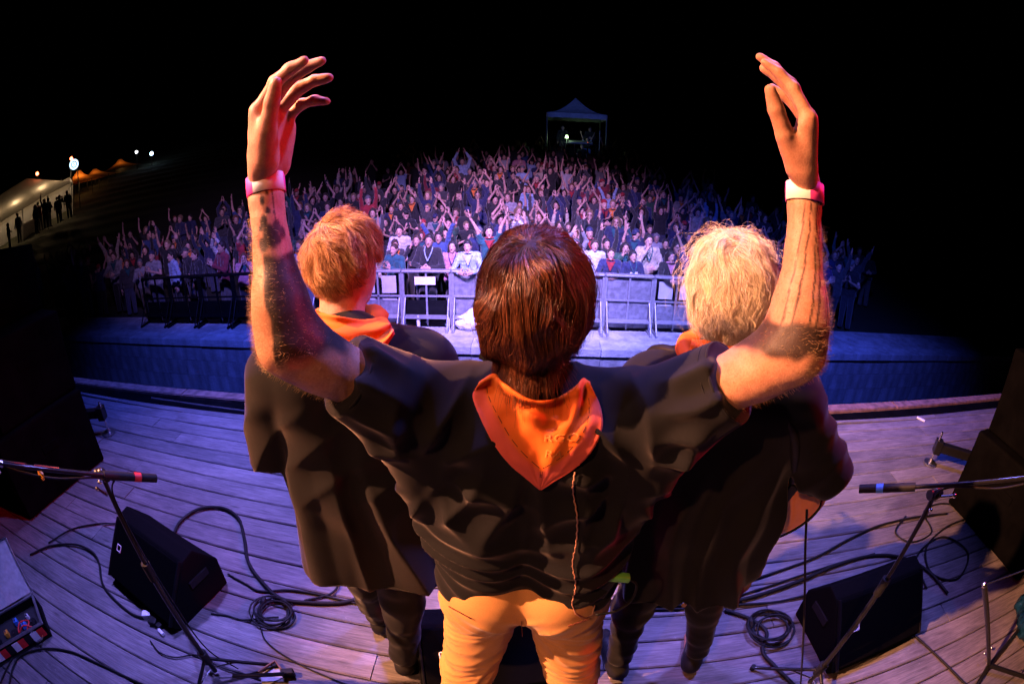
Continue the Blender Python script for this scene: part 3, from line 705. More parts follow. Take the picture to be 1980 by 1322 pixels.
fb.clip((0, 0, 0), (0, 0, -1)); o, _, _ = sdf_obj('foil_bag', fb, 'blue_foil', disp=lambda P, N: .05*(vnoise(P*14)-.5)+.03*(vnoise(P*34)-.5), rel=0)
q = onz(1972, 1215); o.location = (q[0]+.12, q[1], .004); tag(o, 'shiny blue foil bag at the lower right edge of the stage', 'bag')

# ------------------------------------------------------------------ cables on the boards
cab_n = 0
def cable(pxs, r, label, zz=None, name='cable', loc_pts=None, mat='black_rubber'):
    P = [onz(x, y, 0) for x, y in pxs] if loc_pts is None else [np.array(p, float) for p in loc_pts]
    S = spline(P, 9)
    if loc_pts is None:
        S = [p+V(0, 0, r+.003+.004*vnoise(p*7)) for p in S]
    o = MB().tube(S, r, 7).build(name, mat, None, True)
    return tag(o, label, 'cable')
cable([(338, 1035), (352, 1010), (385, 988), (430, 985), (462, 1005), (474, 1045), (482, 1090), (510, 1130), (545, 1160), (600, 1168), (660, 1168), (700, 1158)], .0105, 'thick black cable arching off the left monitor toward the man in the long top')
cable([(442, 1112), (475, 1130), (505, 1145), (560, 1143), (620, 1152), (690, 1168), (730, 1172)], .006, 'thin black cable running past the coil beside the left monitor')
cable([(410, 1188), (440, 1192), (470, 1200), (505, 1197), (540, 1195)], .0055, 'short black cable joining the left monitor to the coil')
cable([(505, 1215), (515, 1240), (545, 1265), (590, 1290), (640, 1312), (700, 1335)], .0045, 'thin black cable trailing from the coil to the lower edge')
cable([(590, 1163), (640, 1150), (655, 1128), (635, 1112), (660, 1118), (700, 1140)], .006, 'black cable looped at the hem of the man in the long top')
cable([(60, 1075), (100, 1058), (145, 1055), (178, 1068), (193, 1090), (200, 1130), (222, 1160), (255, 1188), (280, 1198)], .008, 'black cable snaking under the left edge of the left monitor')
cable([(95, 1052), (140, 1025), (190, 1015), (225, 1014)], .006, 'black cable from the dark stack to the left microphone stand')
cable([(20, 1325), (28, 1290), (45, 1268), (90, 1256), (140, 1262), (200, 1288), (235, 1305), (290, 1330)], .0065, 'black cable curving in front of the flight case')
cable([(3, 1322), (12, 1300), (28, 1272), (40, 1265)], .0055, 'short black cable below the flight case corner')
cable([(292, 1240), (310, 1262), (340, 1272), (385, 1268), (430, 1292), (500, 1310)], .004, 'thin black wire crossing the foot of the left microphone stand')
cable([(1190, 1185), (1260, 1160), (1350, 1150), (1420, 1132), (1500, 1108), (1580, 1078), (1640, 1045), (1700, 1018), (1770, 1002), (1830, 995)], .008, 'black cable running right across the deck, farthest of the bundle')
cable([(1180, 1165), (1280, 1172), (1380, 1172), (1450, 1158), (1540, 1128), (1610, 1098), (1680, 1078), (1740, 1080), (1790, 1105), (1830, 1150)], .011, 'thick black cable sweeping right behind the right monitor')
cable([(1180, 1178), (1300, 1180), (1420, 1172), (1500, 1166), (1560, 1152)], .007, 'black cable of the bundle ending at the right monitor')
cable([(1190, 1128), (1280, 1150), (1380, 1163), (1470, 1140), (1560, 1110), (1640, 1085), (1690, 1072)], .006, 'black cable of the bundle lying just behind the thick one')
cable([(1400, 1182), (1450, 1200), (1480, 1225), (1472, 1262), (1495, 1290), (1540, 1335)], .010, 'thick black cable leaving the right coil toward the lower edge')
cable([(1880, 1000), (1830, 1020), (1790, 1060), (1800, 1110), (1850, 1120), (1870, 1070), (1820, 1040), (1770, 1080), (1790, 1140)], .007, 'tangled black cable in the shade of the right stack')
cable([(1750, 1000), (1730, 1030), (1760, 1050), (1800, 1030), (1785, 990), (1830, 975), (1880, 1005)], .006, 'loop of black cable under the right microphone boom')
cable([(1760, 1225), (1800, 1260), (1850, 1310), (1880, 1340)], .007, 'short black cable leaving the right monitor toward the lower right')
def coil(px, py, rx, label, turns, rad, wire, seed):
    c = onz(px, py); rg = random.Random(seed); P = []
    n = turns*28
    ph = rg.random()*6
    for i in range(n):
        a = 2*math.pi*i/28+ph; k_ = i/28; r = rad*(1+.10*math.sin(k_*2.1+1)+.05*math.sin(a*.5)); ox, oy = .22*rad*math.sin(k_*1.7), .2*rad*math.cos(k_*2.3)
        P.append((c[0]+ox+r*math.cos(a)*1.05, c[1]+oy+r*math.sin(a)*.92, wire+.004+min(.03, .0022*i/6)*abs(math.sin(a*.5+k_))))
    o = MB().tube(P, wire, 7).build('cable_coil', 'black_rubber', None, True); tag(o, label, 'cable', 'coiled cables on the deck')
    tie = MB().tube([(c[0]-rad*.9, c[1]+rad*.5+dx, .012+.02*math.sin(i)) for i, dx in enumerate((-.02, .0, .02))], .016, 8).build('cable_tie', 'black_rubber', o)
coil(532, 1188, 42, 'round coil of black cable beside the left monitor', 7, .088, .0048, 1)
coil(1487, 1218, 52, 'loose coil of black cable left of the right monitor', 6, .105, .0052, 2)

# ------------------------------------------------------------------ flight case with pedals, adaptors, foot frame
fc = thing('flight_case', 'open flight case with pedals, red and white taped edge, lower left corner', 'case', (0, 0, 0))
zt = .11; fr, hr, fl = onz(82, 1204, zt), onz(66, 1149, zt), onz(4, 1250, zt)
ux = unit(fl-fr); uy = unit((hr-fr)-ux*np.dot(hr-fr, ux)); w_ = .52; dp_ = float(np.linalg.norm(hr-fr))*1.05
def fcp(u, v, z): return fr+ux*u+uy*v+V(0, 0, z-zt)
def slab(name, mat, u0, u1, v0, v1, z0, z1, bev=0, parent=fc):
    c = fcp((u0+u1)/2, (v0+v1)/2, (z0+z1)/2); R = Matrix(((ux[0], uy[0], 0), (ux[1], uy[1], 0), (0, 0, 1)))
    return MB().box(c, (abs(u1-u0), abs(v1-v0), z1-z0), R, bev).build(name, mat, parent)
slab('tray_floor', 'case_foam', 0, w_, 0, dp_, .004, .05); slab('side_panel', 'cabinet_paint', 0, .012, 0, dp_, .004, zt-.004); slab('side_panel', 'cabinet_paint', w_-.012, w_, 0, dp_, .004, zt-.004)
slab('front_panel', 'cabinet_paint', 0, w_, 0, .012, .004, zt-.004); slab('rear_panel', 'cabinet_paint', 0, w_, dp_-.012, dp_, .004, zt-.004)
for (u0, u1, v0, v1) in ((-.002, .015, 0, dp_), (w_-.015, w_+.002, 0, dp_), (-.004, w_+.004, -.004, .014), (-.004, w_+.004, dp_-.014, dp_)): slab('edge_profile', 'steel', u0, u1, v0, v1, zt-.005, zt+.006, .003)
for i in range(9): slab('tape_square', ('red_tape', 'white_plastic', 'black_rubber')[i % 3], .02+i*.055, .02+i*.055+.052, -.0075, -.0045, .035, .095)
hp = fcp(w_/2, dp_, zt); lr = onz(22, 1085, zt); topz = .40
lid_a, lid_b = fcp(0, dp_+.01, zt+.01), fcp(w_, dp_+.01, zt+.01); lv = V(*(uy*.20))+V(0, 0, .26)
def lidq(m, i0, i1, j0, j1, off):
    f = lambda i, j: lid_a+(lid_b-lid_a)*i+lv*j+off
    m.poly([f(i0, j0), f(i1, j0), f(i1, j1), f(i0, j1)])
ln = unit(np.cross(lid_b-lid_a, lv)); 
m = MB(); lidq(m, 0, 1, 0, 1, 0*ln); lidq(m, 0, 1, 0, 1, ln*(-.04 if ln[1] < 0 else .04)); m.build('lid', 'case_grey', fc)
for (p, q) in (((0, 0), (0, 1)), ((0, 1), (1, 1)), ((1, 0), (1, 1))): MB().tube([lid_a+(lid_b-lid_a)*p[0]+lv*p[1], lid_a+(lid_b-lid_a)*q[0]+lv*q[1]], .008, 6).build('lid_profile', 'steel', fc)
for (u, v, mt, s_) in ((.06, .06, 'black_metal', .05), (.14, .10, 'blue_tape', .035), (.22, .05, 'black_metal', .055), (.30, .11, 'orange_tag', .03), (.38, .06, 'black_metal', .05), (.10, .15, 'white_plastic', .022), (.20, .16, 'blue_tape', .03)):
    if v < dp_-.03:
        p = slab('effect_pedal', mt, u, u+s_, v, v+s_*1.2, .05, .085, .004); MB().cyl(fcp(u+s_/2, v+s_*.4, .085), fcp(u+s_/2, v+s_*.4, .097), .006, seg=8).build('switch', 'chrome', p)
MB().tube(spline([fcp(.08, .03, .09), fcp(.14, .05, .12), fcp(.20, .04, .10), fcp(.17, .10, .11), fcp(.10, .09, .10), fcp(.13, .03, .10)], 6), .005, 6).build('patch_lead', 'red_tape', fc, True)
MB().tube([fcp(.05, -.012, .05), fcp(.07, -.03, .045), fcp(.11, -.03, .045), fcp(.13, -.012, .05)], .005, 6).build('handle', 'chrome', fc)
pa = thing('power_adaptors', 'white and black power plugs on the deck below the left monitor', 'power adaptor', (0, 0, 0)); a = onz(288, 1193)
MB().box(a+V(0, 0, .022), (.055, .04, .036), Matrix.Rotation(.5, 3, 'Z'), .006).build('white_plug', 'white_plastic', pa); MB().box(a+V(.06, -.02, .02), (.05, .05, .035), Matrix.Rotation(.2, 3, 'Z'), .006).build('black_plug', 'black_rubber', pa); MB().box(a+V(.11, -.03, .017), (.03, .035, .03), Matrix.Rotation(-.3, 3, 'Z'), .005).build('black_plug', 'black_rubber', pa)
MB().cyl(a+V(.12, -.055, .018), a+V(.16, -.07, .018), .010, seg=8).build('connector', 'white_plastic', pa)
ff = thing('folding_foot_frame', 'small tan metal frame on the deck beside the left stand base', 'frame', (0, 0, 0)); f0 = [onz(x, y, .03) for x, y in ((500, 1298), (532, 1277), (550, 1300), (505, 1325))]
MB().tube([f0[0], f0[1], f0[2]], .007, 6).build('frame_tube', 'edge_beam_wood', ff); MB().poly([p-V(0, 0, .022) for p in f0]).build('plate', 'case_grey', ff); MB().box(onz(556, 1300, .025), (.06, .03, .04), Matrix.Rotation(.4, 3, 'Z'), .006).build('clamp', 'black_rubber', ff)
MB().tube([onz(450, 1306, .05), onz(550, 1302, .05)], .010, 8).build('cross_bar', 'black_metal', ff)
pg = onz(1780, 812); o = MB().box((0, 0, .008), (.03, .10, .015), Matrix.Rotation(.6, 3, 'Z'), .003).build('paper_scrap', 'paper'); o.location = (pg[0], pg[1], .003); tag(o, 'small scrap of white paper near the stage front, right', 'paper')

# ------------------------------------------------------------------ dark stacks and their outriggers at both sides
def stack(label, loc, rz, boxes):
    t = thing('speaker_stack', label, 'speaker stack', (*loc, .004), rz)
    for (x, y, z, dx, dy, dz) in boxes:
        c = MB().box((x, y, z+dz/2), (dx, dy, dz-.008), bevel=.02).build('cabinet', 'black_drape', t)
        MB().box((x, y-dy/2-.006, z+dz/2), (dx-.10, .014, dz-.10), bevel=.004).build('grille', 'grille', c)
        for s_ in (-1, 1): MB().box((x+s_*(dx/2+.003), y, z+dz*.6), (.012, .16, .06), bevel=.004).build('handle', 'black_drape', c)
    return t
stack('black speaker stack in deep shade at the left edge of the stage', (-4.15, 1.75), RAD(-8), [(0, 0, 0, 1.7, .9, .62), (.0, .05, .62, 1.6, .8, .6), (-.1, .1, 1.22, 1.2, .7, .5)])
stack('black speaker stack in deep shade at the right edge of the stage', (4.05, 1.62), RAD(6), [(0, 0, 0, 1.8, .95, .62), (.05, .05, .62, 1.7, .8, .62), (.2, .1, 1.24, 1.3, .7, .5)])
def outrigger(label, tip, inner, foot, extra):
    t = thing('outrigger', label, 'outrigger', (0, 0, 0)); a, b = V(*tip), V(*inner); d = unit(b-a); rot = Vector(d).to_track_quat('X', 'Z').to_matrix()
    MB().box((a+b)/2, (float(np.linalg.norm(b-a)), .07, .075), rot, .006).build('beam', 'black_metal', t); MB().box(a, (.07, .09, .12), rot, .008).build('sleeve', 'black_metal', t)
    f = V(*foot); MB().cyl(f+V(0, 0, .01), f+V(0, 0, .30), .011, seg=12).build('screw_jack', 'chrome', t, 'auto'); MB().cyl(f+V(0, 0, .002), f+V(0, 0, .016), .065, seg=20).cyl(f+V(0, 0, .016), f+V(0, 0, .05), .022, .014, seg=12).build('foot_plate', 'steel', t, 'auto')
    e = V(*extra); MB().cyl(e, e+V(.09*d[0]-.05, .14, .06), .016, seg=12).build('locking_lever', 'steel', t, 'auto')
    return t
fR = onz(1797, 897); outrigger('black outrigger beam with chrome screw foot on the right side', (fR[0]+.02, fR[1], .17), (4.15, 1.95, .17), (fR[0], fR[1], .004), tuple(at(1918, 868, 4.0)))
fL = onz(212, 838); outrigger('black outrigger beam with thin chrome foot on the left side', (fL[0]-.02, fL[1], .20), (-4.55, 2.0, .20), (fL[0], fL[1], .004), tuple(at(98, 808, 4.55)))
# ------------------------------------------------------------------ materials of the three musicians
t = NT('skin'); v = t.coord(); n1 = t.noise(v, 24, 5, .6); n2 = t.noise(v, 260, 3, .6)
col = t.ramp(n1, [(.3, (.40, .185, .115)), (.7, (.52, .27, .175))])
col = t.mix(.5, col, t.ramp(n2, [(.35, (.7, .62, .6)), (.6, (1, 1, 1))]), 'MULTIPLY')
at_ = t.node('Attribute', attribute_name='ink'); col = t.mix(at_.outputs['Fac'], col, (.016, .014, .016))
t.b.inputs['Specular IOR Level'].default_value = .3; t.color(col); t.set(Roughness=.5, Subsurface_Weight=.12, Subsurface_Scale=.01); t.b.inputs['Subsurface Radius'].default_value = (1, .35, .2); t.bump(t.math('ADD', n1, n2), .22, .002)
mat_cloth('black_cotton', (.0068, .0074, .0098), 700, .9, .14, (1, .85, .8)); mat_cloth('black_knit', (.0072, .0076, .0092), 500, .95, .2, (1, .8, .75)); mat_cloth('black_denim', (.007, .007, .008), 900, .85, .12)
mat_cloth('tan_cotton', (.59, .295, .105), 900, .85, .25, var=.12); mat_cloth('dark_trouser', (.007, .007, .008), 700, .9, .1)
t = NT('orange_scarf'); v = t.coord(); n1 = t.noise(v, 12, 4); w = t.noise(v, 1100, 2, .7); e = t.node('Attribute', attribute_name='edge')
col = t.mix(e.outputs['Fac'], t.ramp(n1, [(.3, (.86, .15, .014)), (.7, (.94, .22, .02))]), (.82, .14, .10)); col = t.mix(.4, col, t.ramp(w, [(.3, (.7,)*3), (.7, (1.1,)*3)]), 'MULTIPLY')
t.color(col); t.set(Roughness=.8); t.bump(w, .2, .0008)
tr = t.node('BsdfTranslucent'); tr.inputs[0].default_value = (.9, .22, .02, 1); mx = t.node('MixShader'); mx.inputs[0].default_value = .22
t.link(t.b.outputs[0], mx.inputs[1]); t.link(tr.outputs[0], mx.inputs[2]); t.link(mx.outputs[0], t.out.inputs[0])
plain('scarf_print', (.90, .27, .05), .8); plain('stitch', (.10, .02, .01), .9); plain('tan_wire', (.34, .17, .12), .5); plain('band_white', (.80, .76, .74), .5, var=.05); plain('band_pink', (.85, .06, .38), .45, var=.1)
plain('shoe_black', (.014, .014, .015), .5, nscale=40); plain('shoe_pale', (.6, .45, .45), .6)
mat_hair('hair_brown', (.022, .008, .004), (.21, .062, .022), .36); mat_hair('hair_auburn', (.22, .085, .032), (.80, .42, .17)); mat_hair('hair_blond', (.50, .35, .18), (.90, .76, .52), .4); mat_hair('hair_arm', (.20, .11, .05), (.62, .42, .22))
plain('scalp_brown', (.025, .010, .006), .7); plain('scalp_auburn', (.20, .085, .035), .7); plain('scalp_blond', (.50, .34, .17), .7)

def frame(fwd, up=(0, 0, 1)):
    f = unit(fwd); r = unit(np.cross(f, up)); u = np.cross(r, f); return r, f, u
def head_prims(s, C, fwd, sc=1.0, up=(0, 0, 1), ears=True, eyes=True):
    r, f, u = frame(fwd, up); R = np.array([r, f, u]); C = np.array(C)
    p = lambda x, y, z: C+(r*x+f*y+u*z)*sc
    s.ell(C, V(.077, .097, .106)*sc, R, k=.02)
    s.ell(p(0, .030, -.060), V(.060, .066, .070)*sc, R, k=.03); s.cap(p(0, .075, -.112), p(0, .07, -.10), .024*sc, k=.03)
    s.cap(p(0, .097, -.005), p(0, .118, -.040), .009*sc, .013*sc, k=.015)                 # nose
    for sx in (-1, 1):
        if eyes: s.ell(p(sx*.030, .094, .005), V(.018, .012, .012)*sc, R, k=.0, op='-')              # eye sockets
        if eyes: s.ell(p(sx*.030, .083, .003), V(.013, .013, .011)*sc, R, k=.002)
        if ears: s.ell(p(sx*.081, -.004, -.012), V(.009, .022, .033)*sc, R, k=.008); s.cap(p(sx*.083, -.018, .012), p(sx*.082, .006, .022), .007*sc, k=.004); s.ell(p(sx*.090, .004, -.010), V(.006, .010, .016)*sc, R, k=0, op='-')
    s.cap(p(-.022, .088, -.072), p(.022, .088, -.072), .009*sc, k=.008)
    return p
def hand_prims(s, W, u, n, th, flex, spread=.0, sc=1.0, thumb=(.62, .62, .25), tcurl=.25):
    u, n = unit(u), unit(n); th = unit(np.array(th)-u*np.dot(th, u)); n = unit(n-u*np.dot(n, u)-th*np.dot(n, th)); W = np.array(W)
    offs = (.033, .011, -.012, -.033); ln = ((.043, .026, .021), (.047, .030, .022), (.043, .027, .021), (.034, .021, .018)); up = (.086, .090, .085, .076)
    for i in range(4):
        m = W+(u*up[i]+th*offs[i])*sc
        s.cap(W+(u*.008+th*offs[i]*.55)*sc, m, .0155*sc, .0125*sc, k=.012)
        s.cap(W+(u*.02+th*offs[i]*.6+n*.008)*sc, m-u*.012*sc+n*.006*sc, .014*sc, .011*sc, k=.010)
        a = flex[i]; p = m; d0 = th*spread*offs[i]/.033
        for j, (l, r0, r1) in enumerate(zip(ln[i], (.0102, .0088, .0080), (.0088, .0080, .0066))):
            ang = a*(.62, .95, 1.18)[j]; d = unit(u*math.cos(ang)+n*math.sin(ang)+d0); q = p+d*l*sc
            s.cap(p, q, r0*sc*(1 if i < 3 else .9), r1*sc*(1 if i < 3 else .9), k=.0035)
            if j < 2: s.cap(q-n*.0016*sc, q-n*.0016*sc+d*.001, r1*sc*1.05, k=.003)
            p = q
    b = W+(u*.022+th*.020+n*.012)*sc; d1 = unit(u*thumb[0]+th*thumb[1]+n*thumb[2]); p1 = b+d1*.045*sc
    d2 = unit(d1*(1-tcurl)+u*tcurl*1.6+n*tcurl*.4); p2 = p1+d2*.034*sc; d3 = unit(d2+u*.25); p3 = p2+d3*.026*sc
    s.cap(b, p1, .019*sc, .0135*sc, k=.014); s.cap(p1, p2, .0128*sc, .0108*sc, k=.004); s.cap(p2, p3, .0112*sc, .0082*sc, k=.004)
    s.cap(W+(th*-.018+u*.01+n*.008)*sc, W+(th*-.028+u*.06+n*.008)*sc, .014*sc, .013*sc, k=.014)
def scalp_hair(name, C, fwd, up, n, whorl, length, off, mat, parent, grav=.5, wav=.8, curl=0, lift=0, flick=0, radius=.0004, seed=1, pts=9, sc=1.0, nape=-.60, front=.42, E=(.079, .099, .107), comb=(0, 0, 0), fuzz=0.0, lump=.5):
    rg = np.random.default_rng(seed); r, f, u = frame(fwd, up); B = np.array([r, f, u]); w = unit(whorl); Ev = np.array(E)*sc
    d = rg.normal(size=(n*4, 3)); d /= np.linalg.norm(d, axis=1, keepdims=True); x, y, z = d.T
    ok = np.where(y > 0, z > front*y+.05, z > nape+.25*np.abs(x)) & ~((np.abs(x) > .86) & (z < -.02) & (y > -.3)) & ~((y > -.25) & (z < .0))
    d = d[ok][:n]; n = len(d); P = np.zeros((n, pts, 3)); L = length(d, rg)*sc
    lay = rg.random(n); o0 = off[0]+(off[1]-off[0])*lay**.7
    p = d.copy(); step = L/(pts-1); free = np.zeros(n, bool); pos = None; hang = np.zeros((n, 3))
    ph = rg.random((n, 2))*6.28; lockn = vnoise(d*5.0+seed)*6.28
    for k in range(pts):
        t_ = k/(pts-1); o_ = (o0*(.25+.75*math.sqrt(t_)) + lift*t_*L*(0.5+lay))
        o_ = o_*(1+lump*(vnoise(p*3.6+seed*3.1)-.5))
        q = p*Ev+p*o_[:, None]*sc
        if pos is not None: q = np.where(free[:, None], pos+hang*step[:, None], q)
        P[:, k] = q; prev = pos; pos = q
        tang = p*(p@w)[:, None]-w; tang /= np.linalg.norm(tang, axis=1, keepdims=True)+1e-6
        g = np.array([0, 0, -1.0])+np.array(comb); g = g-p*(p@g)[:, None]; tang = tang*(1-grav*(.3+.7*t_))+g*grav*(.3+.7*t_)
        side = np.cross(p, tang); a = wav*(vnoise(p*3.2+seed*1.7+7)-.5)*2+.35*wav*(vnoise(p*8+seed)-.5)*2+fuzz*(rg.random(n)-.5)
        tang = tang+side*a[:, None]; tang = tang-p*np.sum(tang*p, 1, keepdims=True); tang /= np.linalg.norm(tang, axis=1, keepdims=True)+1e-6
        nf = (p[:, 2] < nape-.05) & (p[:, 1] < .1)
        if k > 0:
            dd = P[:, k]-P[:, k-1]; dd /= np.linalg.norm(dd, axis=1, keepdims=True)+1e-6
            h2 = dd+np.array([0, 0, -.25])+p*flick*np.array([1, 1, .2]); h2 /= np.linalg.norm(h2, axis=1, keepdims=True)
            hang = np.where((nf & ~free)[:, None] | free[:, None], h2, hang)
        free |= nf
        p = p+tang*(step/Ev.mean())[:, None]; p /= np.linalg.norm(p, axis=1, keepdims=True)
    if curl:
        tt = np.linspace(0, 1, pts)[None]; an = lockn[:, None]+tt*(7+4*lay[:, None]); am = curl*tt*(.6+.8*lay[:, None])
        P += np.stack([np.cos(an)*am, np.sin(an*1.1+ph[:, :1])*am, np.sin(an+1.3)*am], -1)
    Wd = np.array(C)+P@B
    rad = radius*np.linspace(1, .35, pts)[None]*(0.7+.6*rg.random((n, 1)))
    return curves_obj(name, Wd, rad, mat, parent)
def hair_base(name, C, fwd, up, mat, parent, E, sc=1.0, nape=-.55):
    r, f, u = frame(fwd, up); R = np.array([r, f, u]); C = np.array(C)
    s = SDF(C-.2, C+.2, .006); s.ell(C, np.array(E)*sc, R, k=0); s.clip(C+u*nape*E[2]*sc*.98-f*.0, unit(-u*.9+f*.22)); s.clip(C+f*.055*sc+u*.045*sc, unit(f*.85-u*.5))
    for sx in (-1, 1): s.ell(C+r*sx*.085*sc-u*.02*sc+f*.01*sc, V(.03, .032, .045)*sc, R, k=0, op='-')
    return sdf_obj(name, s, mat, parent, disp=lambda P, N: .006*(vnoise(P*55)-.5)+.004*(vnoise(P*130)-.5))[0]
def surf(sdf, pts, off, t0=.3, t1=1.8, dt=.004):
    D = np.array([ray(a, b) for a, b in pts]); t = np.full(len(D), t0); done = np.zeros(len(D), bool); best = np.full(len(D), 9.); bt = t.copy()
    while t[0] < t1 and not done.all():
        v_ = sdf.sample(EYE+D*t[:, None]); m_ = ~done & (v_ < off); done |= m_; bt[m_] = t[m_]
        bm_ = ~done & (v_ < best); best[bm_] = v_[bm_]; bt[bm_] = t[bm_]; t = t+dt
    return EYE+D*bt[:, None], bt, D
def strands_on(name, P, N, idx, length, dirf, mat, parent, n, radius=.00028, pts=5, seed=2, wob=.35):
    rg = np.random.default_rng(seed); i = rg.choice(idx, n); p = P[i]+rg.normal(size=(n, 3))*.0022; nn = N[i]; d = dirf(p, nn)+rg.normal(size=(n, 3))*wob; d = d/(np.linalg.norm(d, axis=1, keepdims=True)+1e-9)
    d = d+nn*.22; L = length*(.4+.9*rg.random((n, 1))); S = np.zeros((n, pts, 3)); q = p-nn*.001
    for k in range(pts): S[:, k] = q; q = q+unitrows(d)*L/(pts-1); d = d-nn*.10+rg.normal(size=(n, 3))*.05
    return curves_obj(name, S, radius*np.linspace(1, .4, pts)[None]*np.ones((n, 1)), mat, parent)
def unitrows(a): return a/(np.linalg.norm(a, axis=1, keepdims=True)+1e-9)
def around(P, a, b, ref):                                     # position along a->b and angle round it (0 towards ref)
    a, b = np.array(a), np.array(b); d = unit(b-a); u_ = (P-a)@d/np.linalg.norm(b-a); e0 = unit(np.array(ref)-d*np.dot(ref, d)); e1 = np.cross(d, e0); q = P-a
    return u_, np.arctan2(q@e1, q@e0), np.linalg.norm(q-np.outer(q@d, d), axis=1)

# ------------------------------------------------------------------ the man with raised arms
man = thing('person', 'man with raised tattooed arms, black t-shirt, orange neckerchief and tan trousers, seen from behind', 'person', (0, 0, 0), group='musicians on the stage')
HC = V(-.006, .835, 1.698)
SHL, SHR = V(-.178, .865, 1.428), V(.183, .865, 1.428); ELL, ELR = at(556, 668, .85), at(1538, 680, .85); WRL, WRR = at(513, 352, .88), at(1556, 368, .88)
body = SDF((-.58, .52, -.01), (.58, 1.10, 2.24), .0036)
for sx in (-1, 1):
    body.cap((sx*.085, .88, 1.34), (sx*.08, .885, 1.02), .105, .10, k=.05); body.cap((sx*.09, .88, .92), (sx*.165, .855, .48), .085, .06, k=.04); body.cap((sx*.165, .855, .48), (sx*.215, .85, .09), .055, .04, k=.02); body.cap((sx*.215, .83, .05), (sx*.235, 1.0, .035), .036, .03, k=.02)
body.cap(SHL, SHR, .062, k=.06).cap((0, .85, 1.46), (0, .838, 1.62), .066, .056, k=.05); head_prims(body, HC, (0.0, 1, -.06))
for sh, el, wr, s_ in ((SHL, ELL, WRL, -1), (SHR, ELR, WRR, 1)):
    body.cap(sh, el, .062, .047, k=.035); body.cap(el, el+(wr-el)*.30, .0445, .0425, k=.035); body.cap(el+(wr-el)*.25, wr, .0412, .0265, k=.025); body.cap(sh+(el-sh)*.82, el+(wr-el)*.16, .042, .038, k=.04)
    body.cap(el+(wr-el)*.9, wr+(wr-el)*.06, .0275, .0265, k=.015)
kL = at(527, 212, .88); kR = at(1562, 222, .88)
hand_prims(body, WRL+unit(kL-WRL)*.012, kL-WRL, (1, -.10, .05), (-.10, -1, 0), (.95, 1.06, 1.20, 1.40), .02, 1.26, (.85, .42, .25), .35)
hand_prims(body, WRR+unit(kR-WRR)*.012, kR-WRR, (-.88, .46, .08), (-.46, -.88, 0), (.84, .86, .88, .92), -.06, 1.26, (.80, .42, .42), .40)
def ink(P):
    out = np.zeros(len(P))
    for el, wr, s_ in ((ELL, WRL, -1), (ELR, WRR, 1)):
        m_ = (P[:, 0]*s_ > .2) & (P[:, 2] > 1.45); q = P[m_]; u_, v_, _r2 = around(q, el, wr, V(0, -1, 0)+0*el)
        v_ = -v_ if np.cross(unit(wr-el), V(0, -1, 0))[0] < 0 else v_                     # + is to the right of the picture
        e_ = vnoise(q*38)-.5; e2 = vnoise(q*90)-.5
        if s_ < 0:
            big = sstep(.0, .12, v_+.15*e_*2-.02-.35*sstep(.1, .5, u_)*0)*sstep(.60, .54, u_+.20*e_)*sstep(-.14, -.04, u_+.1*e_)*sstep(2.9, 2.5, v_)
            c_ = np.array([(.64, .55, .10), (.70, .95, .055), (.74, .25, .05), (.80, .55, .035), (.66, 1.25, .05), (.86, .35, .03), (.60, .15, .07), (.78, .9, .022), (.9, .6, .02), (.70, .0, .03), (.84, .85, .02), (.62, .8, .06)])
            dots = np.zeros(len(q))
            for cu, cv, cr in c_: dots = np.maximum(dots, sstep(cr, cr*.6, np.hypot(u_-cu, (v_-cv)*.16)+.035*e2+.02*e_))
            ln_ = sstep(.05, .02, np.abs(v_-(1.05-.15*u_)+.06*e_))*sstep(.55, .62, u_)*sstep(.97, .94, u_)
            out[m_] = np.maximum.reduce([big*.96, dots*.95, ln_*.8])
        else:
            r_ = np.zeros(len(q))
            for i, v0 in enumerate((-.80, -.42, .10, .34, .80, 1.3)):
                r_ = np.maximum(r_, sstep(.065, .02, np.abs(v_-(v0+.75*(u_-.6)+.22*e_)))*sstep(.08, .14, u_)*sstep(.97, (.8, .9, .93, .9, .85, .8)[i], u_)*sstep(-.42, -.2, e_+e2*.6))
            band = sstep(.22, .14, u_+.16*e_)*sstep(-.06, .0, u_+.06*e_)*sstep(1.5, 1.2, v_)
            smud = sstep(.42, .2, u_+.2*e_)*sstep(.35, .8, v_)*sstep(.05, .25, e_+.3)*.75
            out[m_] = np.maximum.reduce([r_*.9, band*.94, smud])
    return out
bo, BP, BQ = sdf_obj('body', body, 'skin', man, disp=lambda P, N: .0018*(vnoise(P*60)-.5)+.003*(vnoise(P*22)-.5), attr=lambda P: {'ink': ink(P)})
BN = vnormals(BP, BQ)
for el, wr, sh, s_, nm in ((ELL, WRL, SHL, -1, 3), (ELR, WRR, SHR, 1, 4)):
    m_ = (BP[:, 0]*s_ > .2) & (BP[:, 2] > 1.45); u_, v_, rr_ = around(BP, el, wr, (0, -1, 0)); ax = unit(wr-el)
    fore = np.nonzero(m_ & (u_ > -.12) & (u_ < .78) & (rr_ < .07) & (np.where(s_ < 0, -v_, v_) > -1.9 if False else True))[0]
    strands_on('arm_hair', BP, BN, fore, .010, lambda p, n_: ax*.5+np.array([s_*.6, -.1, -.5]), 'hair_arm', man, 5000, .00016, seed=nm, wob=.22)
    upper = np.nonzero(m_ & (u_ < .1) & (np.abs(BP[:, 0]) > .28) & (BP[:, 2] < el[2]+.03))[0]
    strands_on('arm_hair', BP, BN, upper, .009, lambda p, n_: np.array([s_*.7, -.2, -.7]), 'hair_arm', man, 2400, .00013, seed=nm+5, wob=.22)
